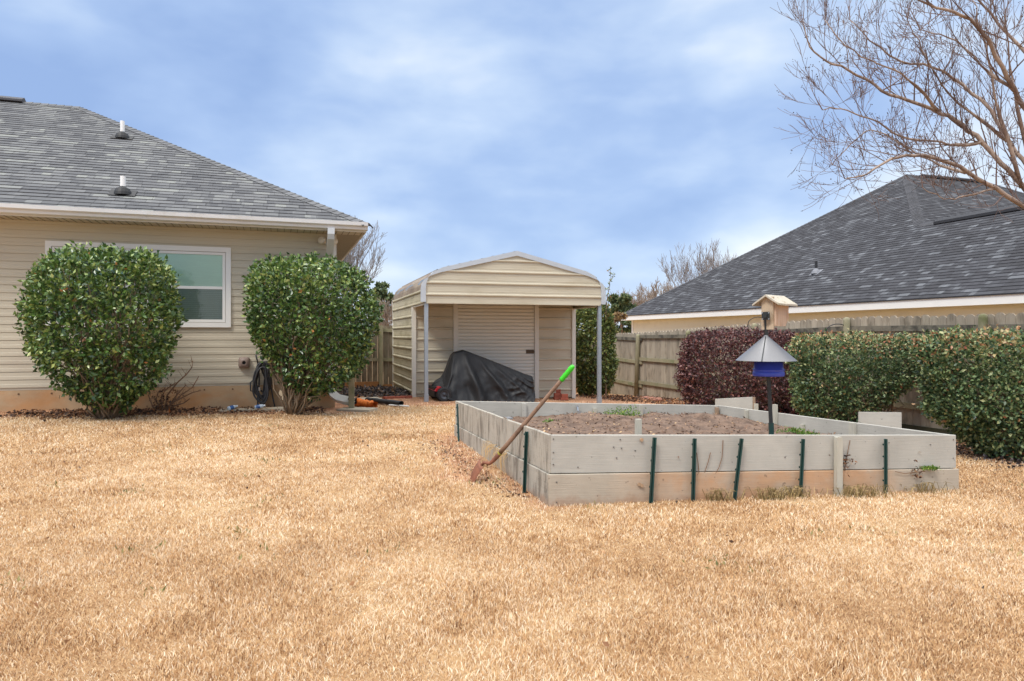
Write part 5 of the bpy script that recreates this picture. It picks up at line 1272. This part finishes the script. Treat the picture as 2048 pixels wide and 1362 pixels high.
# ------------------------------------------------------------------ bare trees
def grow(mb, p, d, L, r, depth, up=.25, wig=.25, kids=3, rmin=.0022, ratio=.62, tips=None, sides=None):
    n = max(2, int(L / .12)) if depth > 0 else 3; n = min(n, 7); pts = [p.copy()]; rad = [r]; q = p.copy(); dd = d.normalized()
    for i in range(n):
        dd = (dd + Vector((random.gauss(0, wig), random.gauss(0, wig), random.gauss(0, wig) + up * .5)) * .35).normalized()
        q = q + dd * (L / n); pts.append(q.copy()); rad.append(max(rmin, r * (1 - .55 * (i + 1) / n)))
    mb.tube(pts, rad, sides or (7 if r > .02 else 5 if r > .008 else 3), cap=False)
    if depth <= 0:
        if tips is not None: tips.append(pts[-1])
        return
    for k in range(kids):
        f = random.uniform(.25, 1.0); i = min(n - 1, int(f * n)); b = pts[i].lerp(pts[i + 1], f * n - i if f * n - i < 1 else 1)
        ax = Vector((random.gauss(0, 1), random.gauss(0, 1), random.gauss(0, 1))).normalized(); base = (pts[i + 1] - pts[i]).normalized()
        nd = (base * 1.0 + ax * .85 + Vector((0, 0, up))).normalized()
        grow(mb, b, nd, L * ratio * random.uniform(.7, 1.2), max(rmin, rad[i] * .6), depth - 1, up, wig, kids, rmin, ratio, tips, sides)
    grow(mb, pts[-1], dd, L * ratio, rad[-1], depth - 1, up, wig, kids, rmin, ratio, tips, sides)
def myrtle():
    D = 7.9; base = pt(2215, D); bz = gz(base.x, base.y)
    o = thing('crape_myrtle', 'big bare crape myrtle with peeling tan limbs reaching in from the right edge', 'tree', (base.x, base.y, bz))
    limbs = MB(); tw = MB(); tips = []
    S = [  # (px,py,D) polylines with start radius
        ([(2215, 900, 7.9), (2205, 650, 7.9), (2150, 480, 7.8), (2100, 440, 7.75), (2048, 413, 7.7), (1990, 378, 7.6), (1935, 345, 7.5), (1880, 318, 7.45), (1830, 310, 7.4), (1785, 318, 7.35), (1750, 336, 7.3), (1725, 350, 7.3), (1690, 358, 7.3)], .085),
        ([(2210, 850, 7.9), (2190, 600, 7.9), (2110, 450, 7.9), (2045, 375, 7.9), (2000, 325, 7.95), (1962, 285, 8.0), (1925, 250, 8.05), (1880, 226, 8.1), (1830, 205, 8.1), (1780, 190, 8.15), (1730, 160, 8.2), (1680, 135, 8.2), (1640, 112, 8.2), (1614, 80, 8.2), (1606, 40, 8.2)], .085),
        ([(2220, 850, 8.0), (2200, 560, 8.1), (2110, 420, 8.2), (2060, 340, 8.3), (2020, 285, 8.4), (1980, 220, 8.5), (1925, 170, 8.6), (1865, 135, 8.6), (1800, 125, 8.7), (1740, 80, 8.7), (1700, 40, 8.8)], .08),
        ([(2225, 850, 8.0), (2210, 500, 7.7), (2120, 350, 7.5), (2065, 250, 7.3), (2030, 180, 7.2), (1990, 110, 7.1), (1940, 40, 7.0), (1890, 20, 6.9), (1840, 0, 6.9), (1780, -30, 6.9)], .085),
        ([(2230, 850, 8.1), (2230, 450, 8.3), (2140, 240, 8.5), (2060, 120, 8.6), (2000, 50, 8.7), (1950, -10, 8.7), (1900, -60, 8.7)], .08),
        ([(2235, 850, 8.1), (2260, 400, 7.9), (2190, 150, 7.8), (2110, 20, 7.7), (2050, -60, 7.7)], .08)]
    sub = [([(1962, 285, 8.0), (1915, 290, 7.9), (1860, 283, 7.8), (1800, 272, 7.7), (1755, 245, 7.6), (1710, 225, 7.6), (1670, 215, 7.5), (1645, 220, 7.5)], .026),
           ([(1880, 226, 8.1), (1830, 170, 7.9), (1790, 140, 7.8), (1740, 120, 7.8), (1690, 90, 7.7), (1650, 40, 7.7)], .022),
           ([(1935, 345, 7.5), (1880, 330, 7.7), (1820, 300, 7.9), (1770, 270, 8.0), (1730, 262, 8.1), (1690, 300, 8.1), (1665, 330, 8.2)], .018),
           ([(2020, 285, 8.4), (1960, 240, 8.2), (1900, 190, 8.1), (1860, 130, 8.0), (1835, 80, 8.0), (1815, 40, 8.0)], .026),
           ([(2030, 180, 7.2), (1980, 150, 7.3), (1930, 95, 7.4), (1880, 70, 7.4), (1840, 60, 7.5)], .022),
           ([(1990, 378, 7.6), (1930, 392, 7.5), (1900, 398, 7.4), (1870, 390, 7.4), (1845, 375, 7.4)], .012),
           ([(2045, 375, 7.9), (2000, 240, 7.8), (1985, 150, 7.7), (1960, 60, 7.6), (1945, 0, 7.6)], .03),
           ([(2060, 340, 8.3), (2035, 220, 8.2), (2020, 120, 8.1), (2010, 30, 8.0)], .03)]
    def run(pl, r, first):
        P = [p3(*p) for p in pl]; P2 = []
        for i in range(len(P) - 1):      # densify with wiggle
            for k in range(3):
                t_ = k / 3; pa_ = P[max(i - 1, 0)]; pb_ = P[i]; pc_ = P[i + 1]; pd_ = P[min(i + 2, len(P) - 1)]
                q = .5 * ((2 * pb_) + (pc_ - pa_) * t_ + (2 * pa_ - 5 * pb_ + 4 * pc_ - pd_) * t_ ** 2 + (3 * pb_ - pa_ - 3 * pc_ + pd_) * t_ ** 3)
                if i > 0 or not first: q += Vector((random.gauss(0, .007), random.gauss(0, .012), random.gauss(0, .007)))
                P2.append(q)
        P2.append(P[-1]); n = len(P2)
        if first: P2[0] = Vector((base.x + random.uniform(-.12, .12), base.y + random.uniform(-.12, .12), bz - .1))
        rad = [r * (1 - i / (n - 1)) ** .8 * .36 + .004 + (r * .3 if i < 4 else 0) for i in range(n)]
        limbs.tube(P2, rad, 9)
        st = 9 if first else 1
        for i in range(st, n):
            if random.random() < .12: continue
            for k in range(1):
                d0 = (P2[min(i + 1, n - 1)] - P2[i - 1]).normalized(); ax = Vector((random.gauss(0, 1), random.gauss(0, .9), random.gauss(0, 1) + .35)).normalized()
                grow(tw, P2[i].copy(), (d0 * .8 + ax * .9 + Vector((.12, 0, .1))).normalized(), random.uniform(.22, .52), min(.009, rad[i] * .5), 2, .42, .3, 3, .0022, .64, tips)
        grow(tw, P2[-1].copy(), (P2[-1] - P2[-2]).normalized() * .7 + Vector((.25, 0, .8)), .26, .007, 2, .4, .3, 2, .0022, .66, tips)
    for pl, r in S: run(pl, r, True)
    for pl, r in sub: run(pl, r, False)
    limbs.build('trunk', M['myrtle'], o, smooth_=True); tw.build('crown', M['myrtle_t'], o)
    sd_m = MB()
    for tpt in random.sample(tips, min(len(tips), int(len(tips) * .30))):
        for k in range(2):
            q = tpt + Vector([random.gauss(0, .012) for _ in range(3)]); r = random.uniform(.005, .009)
            sd_m.add([q + Vector(v) * r for v in ((1, 0, 0), (-1, 0, 0), (0, 1, 0), (0, -1, 0), (0, 0, 1), (0, 0, -1))], [(0, 2, 4), (2, 1, 4), (1, 3, 4), (3, 0, 4), (2, 0, 5), (1, 2, 5), (3, 1, 5), (0, 3, 5)])
    sd_m.build('seed_pods', M['seed'], o)
    print('myrtle twigs', len(tips))
myrtle()
def bare_tree(px, py_top, py_base, D, width_px, label, mat='far_twig', seed=1, depth=5, rmin=.012, kids=3, group=None):
    random.seed(seed); b = pt(px, D); z0 = gz(b.x, b.y) if D < 25 else -.5; zt = zat(py_top, D); Ht = zt - z0
    o = thing('bare_tree', label, 'tree', (b.x, b.y, z0), group); mb = MB(); tk = MB()
    cw = width_px * D / F_PX / 2
    tk.tube([(b.x, b.y, z0 - .2), (b.x + .05, b.y, z0 + Ht * .2), (b.x, b.y, z0 + Ht * .42)], [Ht * .022, Ht * .018, Ht * .013], 8)
    for k in range(9):
        a = random.uniform(0, 6.28); h0 = random.uniform(.22, .42) * Ht; s = Vector((b.x, b.y, z0 + h0)); d = Vector((math.cos(a) * cw * .9, math.sin(a) * cw * .9, (Ht - h0) * .75))
        grow(mb, s, d, d.length * .48, Ht * .009, depth - 1, .35, .25, kids, rmin, .62)
    tk.build('trunk', M[mat], o, smooth_=True); mb.build('crown', M[mat], o); return o
bare_tree(700, 400, 700, 26, 110, 'leafless tree standing behind the right end of our house roof', seed=3, depth=5, rmin=.006)
bare_tree(1420, 505, 640, 75, 250, 'pale leafless tree rising behind the slope of the neighbouring roof', seed=5, depth=5, rmin=.013, kids=3)
bare_tree(1330, 562, 640, 48, 150, 'brown leafless tree right of the pine, lower than the pale one', 'far_twig2', seed=8, depth=5, rmin=.011, kids=3)
bare_tree(1275, 570, 640, 44, 110, 'brown leafless tree between the pine and the other brown tree', 'far_twig2', seed=9, depth=5, rmin=.010)
bare_tree(776, 575, 660, 30, 60, 'leafless brown tree seen between the corner bush and the shed', 'far_twig2', seed=12, depth=4, rmin=.009)
def leafy(px, py_top, py_bot, D, wpx, label, mat, seed, n, size, name='leafy_tree', cat='tree'):
    random.seed(seed); b = pt(px, D); z0 = gz(b.x, b.y) if D < 25 else -.5; o = thing(name, label, cat, (b.x, b.y, z0))
    z1 = zat(py_top, D); zb = zat(py_bot, D); cw = wpx * D / F_PX / 2; tk = MB(); tk.tube([(b.x, b.y, z0 - .2), (b.x, b.y, (z0 + z1) / 2), (b.x, b.y, z1 - .2)], [.14, .09, .03], 8)
    Ps = []
    for k in range(26):
        h_ = random.uniform(0, 1); c = np.array([b.x + random.gauss(0, cw * .42) , b.y + random.gauss(0, cw * .4), zb + (z1 - zb) * h_ ** .8]); r = cw * random.uniform(.18, .36) * (1.15 - .5 * h_)
        q = rng.normal(0, 1, (n // 26, 3)); q /= np.linalg.norm(q, axis=1)[:, None]; q *= r * rng.uniform(.5, 1, (n // 26, 1)) ** .5; q[:, 2] *= .6; Ps.append(c + q)
        tk.tube([(b.x, b.y, zb + (z1 - zb) * h_ * .7), tuple(c)], [.03, .01], 5)
    P = np.concatenate(Ps); leaves('crown', M[mat], P, rng.normal(0, 1, P.shape), size, o, aspect=.5); tk.build('trunk', M['twig'], o)
leafy(1243, 592, 665, 40, 66, 'small dark green pine behind the back corner of the fence', 'leaf_pine', 2, 5200, .22, 'pine_tree')
leafy(1222, 625, 720, 23.5, 70, 'rusty brown leaved tree behind the fence corner', 'leaf_brown', 4, 4200, .10)
leafy(1180, 610, 700, 22.5, 80, 'green and rust leaved tree behind the shed shrub', 'leaf_shrub', 5, 4200, .10)
leafy(764, 568, 665, 34, 46, 'green pine seen between the corner bush and the shed', 'leaf_pine', 6, 4200, .2, 'pine_tree')
# thin sapling by the shed corner
def sapling():
    D = 17.0; b = pt(1212, D); z0 = gz(b.x, b.y); o = thing('sapling', 'thin upright sapling with few leaves beside the right end of the shed', 'sapling', (b.x, b.y, z0)); mb = MB()
    P = [Vector((b.x, b.y, z0))] + [p3(x, y, D) for x, y in ((1212, 700), (1211, 640), (1214, 600), (1219, 570), (1222, 546))]; mb.tube(P, [.022, .016, .012, .009, .006, .003], 6); Q = []
    for i in range(2, len(P)):
        for k in range(4):
            q = P[i].lerp(P[i - 1], random.random()); e = q + Vector((random.uniform(-.16, .16), random.uniform(-.1, .1), random.uniform(.08, .26))); mb.tube([q, e], [.004, .002], 4); Q += [q.lerp(e, random.random()) for _ in range(9)]
    mb.build('trunk', M['twig'], o); Q = np.array([tuple(q) for q in Q]); leaves('crown', M['leaf_shrub'], Q, rng.normal(0, 1, Q.shape), .06, o)
sapling()
# ------------------------------------------------------------------ neighbour's house
def neighbour():
    a = R(18.3); w = Vector((math.sin(a), -math.cos(a))); nn = Vector((math.cos(a), math.sin(a))); Fp = Vector((4.508, 28.9)); ez = 2.11; sl = .65; cs = 1 / math.sqrt(1 + sl * sl)
    NT = Matrix(((nn.x, w.x, 0, Fp.x), (nn.y, w.y, 0, Fp.y), (0, 0, 1, 0), (0, 0, 0, 1)))     # x' into the house, y' towards the camera
    o = thing('neighbour_house', 'cream house with charcoal hip roof beyond the right hand fence', 'house', (Fp.x, Fp.y, -.6))
    Q = lambda x, s, z: NT @ Vector((x, s, z)); w3 = Vector((w.x, w.y, 0)); n3 = Vector((nn.x, nn.y, 0))
    END = 25; R1 = 3.48; TOT = 14.96; TOP = 7.48; RL = 3.9
    up = Vector((nn.x, nn.y, sl)).normalized()
    def bd(s):
        r = s * cs
        return (r, END) if r <= R1 else (r, TOT - r)
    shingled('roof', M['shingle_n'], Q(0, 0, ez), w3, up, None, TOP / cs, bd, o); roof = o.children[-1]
    ups = Vector((-w.x, -w.y, sl)).normalized()
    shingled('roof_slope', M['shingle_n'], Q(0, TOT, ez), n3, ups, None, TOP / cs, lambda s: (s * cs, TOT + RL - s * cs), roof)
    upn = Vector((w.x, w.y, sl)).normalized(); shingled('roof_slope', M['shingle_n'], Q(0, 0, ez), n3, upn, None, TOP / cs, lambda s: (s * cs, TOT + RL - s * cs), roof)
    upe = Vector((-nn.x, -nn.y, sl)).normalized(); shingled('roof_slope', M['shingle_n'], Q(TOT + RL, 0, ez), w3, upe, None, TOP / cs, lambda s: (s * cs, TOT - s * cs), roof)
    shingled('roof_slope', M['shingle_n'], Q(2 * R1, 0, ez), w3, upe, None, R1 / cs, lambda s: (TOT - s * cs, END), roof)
    nW = Vector((-nn.x * sl, -nn.y * sl, 1)).normalized(); nS = Vector((w.x * sl, w.y * sl, 1)).normalized(); nN = Vector((-w.x * sl, -w.y * sl, 1)).normalized(); nE = Vector((nn.x * sl, nn.y * sl, 1)).normalized()
    P0 = Q(TOP, TOP, ez + TOP * sl); P1 = Q(TOP + RL, TOP, ez + TOP * sl)
    caps('hip_cap', M['cap_n'], Q(0, 0, ez), P0, nW, nN, roof, .15); caps('hip_cap', M['cap_n'], Q(R1, TOT - R1, ez + R1 * sl), P0, nW, nS, roof, .16)
    caps('hip_cap', M['cap_n'], Q(TOT + RL, TOT, ez), P1, nE, nS, roof, .15); caps('ridge_cap', M['cap_n'], P0, P1, nS, nN, roof); caps('ridge_cap', M['cap_n'], Q(R1, TOT - R1 + .0, ez + R1 * sl), Q(R1, END, ez + R1 * sl), nW, nE, roof)
    rv = mk('dark_ridge_vent', lin(44, 45, 50), .8, .1)
    mb = MB(NT); mb.prism([(-.17, -.09), (-.17, -.02), (0, .075), (.17, -.02), (.17, -.09)], 0, 10, Matrix.Translation((R1, TOT - R1 + .55, ez + R1 * sl + .02))); mb.build('ridge_vent', rv, roof)
    mb = MB(NT); mb.prism([(-.17, -.08), (-.17, -.02), (0, .06), (.17, -.02), (.17, -.08)], 0, 2.6, Matrix.Translation((TOP + 3.3, TOP, ez + TOP * sl + .02)) @ Matrix.Rotation(R(90), 4, 'Z')); mb.build('ridge_vent', rv, roof)
    # fascia, soffit, walls
    mb = MB(NT); mb.b2(.005, .03, .02, END, ez - .20, ez - .012); mb.b2(.03, TOT + RL, .005, .03, ez - .20, ez - .012); mb.build('fascia', M['white_trim'], o)
    mb = MB(NT); mb.b2(-.02, .006, .0, END, ez - .022, ez + .002); mb.build('drip_edge', rv, o)
    mb = MB(NT); mb.b2(.03, .45, .03, END, ez - .19, ez - .175); mb.b2(.45, TOT + RL, .03, .45, ez - .19, ez - .175); mb.build('soffit', M['ncream'], o)
    TW = NT @ Matrix(((0, 1, 0, .42), (1, 0, 0, 0), (0, 0, 1, 0), (0, 0, 0, 1)))       # x along towards camera, -y = out
    mb = MB(TW); z = -.6; lap(mb, .45, END, -.55, ez - .195, .24, .026, mid=False); mb.b2(.45, END, .001, .12, -.6, ez - .19); mb.build('wall', M['ncream'], o)
    mb = MB(TW); mb.b2(.42, .55, -.03, -.013, -.55, ez - .2); mb.build('corner_trim', M['white_trim'], o)
    mb = MB(NT); mb.b2(.55, TOT + RL, .42, .5, -.6, ez - .19); mb.build('wall', M['ncream'], o)
    # vent pipe
    d = Vector(((1632 - CX) / F_PX, 1, -(546 - HY) / F_PX)); c = Vector((0, 0, CAMZ)); e = Q(0, 0, ez); t = (e - c).dot(nW) / d.dot(nW); p = c + d * t; q = NT.inverted() @ p
    mb = MB(NT); mb.lathe([(.0, -.1), (.04, -.1), (.04, .34), (.0, .34)], 12, Matrix.Translation(q)); v = mb.build('vent_pipe', M['vent_black'], roof)
    mb = MB(NT); mb.lathe([(.15, -.02), (.11, .06), (.055, .12), (.045, .14)], 12, Matrix.Translation(q)); mb.box((0, 0, 0), (.30, .34, .006), Matrix.Translation(q + Vector((0, 0, .018))) @ Matrix.Rotation(-math.atan(sl), 4, 'Y')); mb.build('flashing', M['flash'], v)
neighbour()
# ------------------------------------------------------------------ bits and pieces by the house and shed
def single(name, mb, mat, label, cat, org, group=None, smooth_=False):
    o = mb.build(name, mat, origin=tuple(org), smooth_=smooth_); return tag(o, label, cat, group)
# slab under the bottles
q = HT @ Vector((-1.35, -.42, 0)); zg = gz(q.x, q.y)
mb = MB(HT); mb.b2(-1.75, -.75, -.55, -.28, zg - .05, zg + .035); single('concrete_slab', mb, M['concrete'], 'flat concrete slab at the foot of the house wall under the bottles', 'slab', (q.x, q.y, zg))
for (u, v, an, lab) in ((-1.55, -.45, 35, 'small crushed blue labelled bottle on the slab, left one'), (-1.16, -.44, -10, 'small blue labelled bottle on the slab beside the hose')):
    q = HT @ Vector((u, v, 0)); z = zg + .065
    o = thing('plastic_bottle', lab, 'bottle', (q.x, q.y, z), 'plastic bottles lying on the slab')
    Mx = Matrix.Translation((u, v, z)) @ Matrix.Rotation(R(an), 4, 'Z') @ Matrix.Rotation(R(80), 4, 'Y')
    mb = MB(HT); mb.lathe([(.0, -.07), (.03, -.068), (.032, -.05), (.031, .02), (.024, .05), (.013, .07), (.013, .085)], 14, Mx); mb.build('body', M['clearp'], o, smooth_=True)
    mb = MB(HT); mb.lathe([(.0325, -.045), (.0335, -.04), (.0325, .012)], 14, Mx); mb.build('paper_label', M['bottle'], o, smooth_=True)
    mb = MB(HT); mb.lathe([(0, .088), (.016, .088), (.016, .072), (0, .072)], 12, Mx); mb.build('cap', M['pvc'], o)
# wooden stake at the bush
p = pt(703, 11.0); zg = gz(p.x, p.y); mb = MB(); mb.box((p.x, p.y, (zg + zat(752, 11)) / 2), (.088, .05, zat(752, 11) - zg + .1), rot=Matrix.Rotation(R(5), 3, 'Z'))
single('wooden_post', mb, M['railg'], 'short mossy wooden post by the white downspout elbow', 'post', (p.x, p.y, zg))
p = pt(688, 12.2); zg = gz(p.x, p.y); mb = MB(); mb.tube([(p.x, p.y, zg - .05), (p.x, p.y, zg + .55)], .014, 6); single('metal_rod', mb, M['blackpole'], 'thin black metal rod standing behind the downspout elbow', 'rod', (p.x, p.y, zg))
# slabs
p = pt(715, 10.95); zg = gz(p.x, p.y); mb = MB(); mb.box((p.x, p.y, zg + .012), (.55, .36, .045), rot=Matrix.Rotation(R(-12), 3, 'Z')); single('concrete_slab', mb, M['concrete'], 'thin concrete splash slab below the downspout outlet', 'slab', (p.x, p.y, zg))
p = pt(742, 12.9); zg = gz(p.x, p.y); mb = MB(); mb.box((p.x, p.y, zg + .02), (.35, .55, .05), rot=Matrix.Rotation(R(25), 3, 'Z')); single('concrete_slab', mb, M['concrete'], 'small concrete slab beyond the orange mesh roll', 'slab', (p.x, p.y, zg))
# folded orange mesh
def rolled(px0, px1, D0, D1, r, mat, name, label, cat, py=None, flop=.02, smooth_=True, sag=0):
    a = pt(px0, D0); b = pt(px1, D1); za = gz(a.x, a.y) + r; zb_ = gz(b.x, b.y) + r; d = Vector((b.x - a.x, b.y - a.y, zb_ - za)); L = d.length; d.normalize(); sx_ = Vector((-d.y, d.x, 0)).normalized(); upv = sx_.cross(d) * -1
    mb = MB(); n = 26; m = 20; vs = []; turns = 1.7
    for i in range(m + 1):
        for k in range(n):      # a spiral sheet rolled into a tube
            t = k / (n - 1); an = t * 6.28319 * turns + .3 * math.sin(i * .7); rr = r * (1 - .35 * t) + flop * mnoise.noise((i * .4, k * .3, r * 10)); p = Vector((a.x, a.y, za)).lerp(Vector((b.x, b.y, zb_)), i / m)
            vs.append(p + sx_ * math.cos(an) * rr * 1.15 + Vector((0, 0, 1)) * math.sin(an) * rr * (.8))
    mb.add(vs, [(i * n + k, i * n + k + 1, (i + 1) * n + k + 1, (i + 1) * n + k) for i in range(m) for k in range(n - 1)])
    return single(name, mb, mat, label, cat, (a.x, a.y, za), None, smooth_)
rolled(708, 750, 11.6, 11.25, .075, M['orange'], 'plastic_mesh', 'crumpled roll of orange plastic mesh on the ground beside the wooden post', 'mesh roll', flop=.05)
rolled(735, 803, 12.3, 11.75, .06, M['cover'], 'landscape_fabric', 'roll of black landscape fabric lying towards the shed', 'fabric roll', flop=.012)
p = pt(806, 11.72); q = pt(818, 11.65); z = gz(p.x, p.y) + .03; mb = MB(); mb.tube([(p.x - .25, p.y + .08, z), (q.x, q.y, z - .005)], .014, 8); single('white_pipe', mb, M['pvc'], 'white plastic pipe end poking out of the black fabric roll', 'pipe', (p.x, p.y, z))
# brick edging along the litter bed (a row of bricks on edge)
pa = pt(768, 13.4); pb = pt(822, 13.9)
for k in range(7):
    c = pa.lerp(pb, (k + .5) / 7); z = gz(c.x, c.y); mb = MB(); mb.rnd = random.random(); mb.box((c.x, c.y, z + .02), (.088 * (pb - pa).length / .65, .09, .06), rot=Matrix.Rotation(math.atan2(pb.y - pa.y, pb.x - pa.x) + R(random.uniform(-3, 3)), 3, 'Z'))
    o = single('edging_brick', mb, M['brick'], 'red edging brick in the row along the dark leaf heap by the shed', 'brick', (c.x, c.y, z), 'row of red edging bricks by the shed')
# pile of bricks at the shed wall
def brick(px, D, z, an, label, size=(.19, .09, .057)):
    p = pt(px, D); mb = MB(); d = [s / 2 for s in size]; mb.box((p.x, p.y, z + size[2] / 2), size, rot=Matrix.Rotation(R(an), 3, 'Z'))
    o = mb.build('brick', M['brick'], origin=(p.x, p.y, z)); tag(o, label, 'brick', 'loose red bricks piled by the shed wall')
    md = o.modifiers.new('b', 'BEVEL'); md.width = .006; md.segments = 2
bD = 15.05; g0 = gz(*pt(1120, bD))
brick(1115, bD, g0, 20, 'red brick at the bottom left of the small pile by the shed', (.17, .10, .065)); brick(1128, bD - .12, g0, 10, 'red brick lying at the bottom right of the small pile by the shed', (.17, .10, .065))
brick(1115, bD, g0 + .066, 14, 'middle red brick of the stack in the small pile by the shed', (.15, .10, .085)); brick(1129, bD - .12, g0 + .066, 8, 'upper red brick on the right of the small pile by the shed', (.14, .10, .07)); brick(1117, bD, g0 + .152, 75, 'topmost red brick standing on the small pile by the shed', (.07, .10, .075))
for k, (px, D, lab) in enumerate(((1292, 16.6, 'reddish stone leaning at the foot of the fence post'), (1304, 16.3, 'reddish stone right of the one at the fence post'), (1316, 16.1, 'small reddish stone furthest from the fence post'))):
    p = pt(px, D); z = gz(p.x, p.y); mb = MB(); vs = []; n = 8
    for i in range(5):
        for j in range(n):
            th = math.pi * i / 4; a = 6.28319 * j / n; r = .12 * (1 + .25 * mnoise.noise((i + k * 3, j * .7, k)))
            vs.append((p.x + r * math.sin(th) * math.cos(a), p.y + r * math.sin(th) * math.sin(a) * .8, z + .03 + r * .55 * math.cos(th)))
    mb.add(vs, [(i * n + j, i * n + (j + 1) % n, (i + 1) * n + (j + 1) % n, (i + 1) * n + j) for i in range(4) for j in range(n)])
    single('stone', mb, M['stone'], lab, 'stone', (p.x, p.y, z), 'reddish stones at the fence post')
# hide render of the interior of empties etc. nothing else
sc.cycles.max_bounces = 6; sc.cycles.transparent_max_bounces = 12
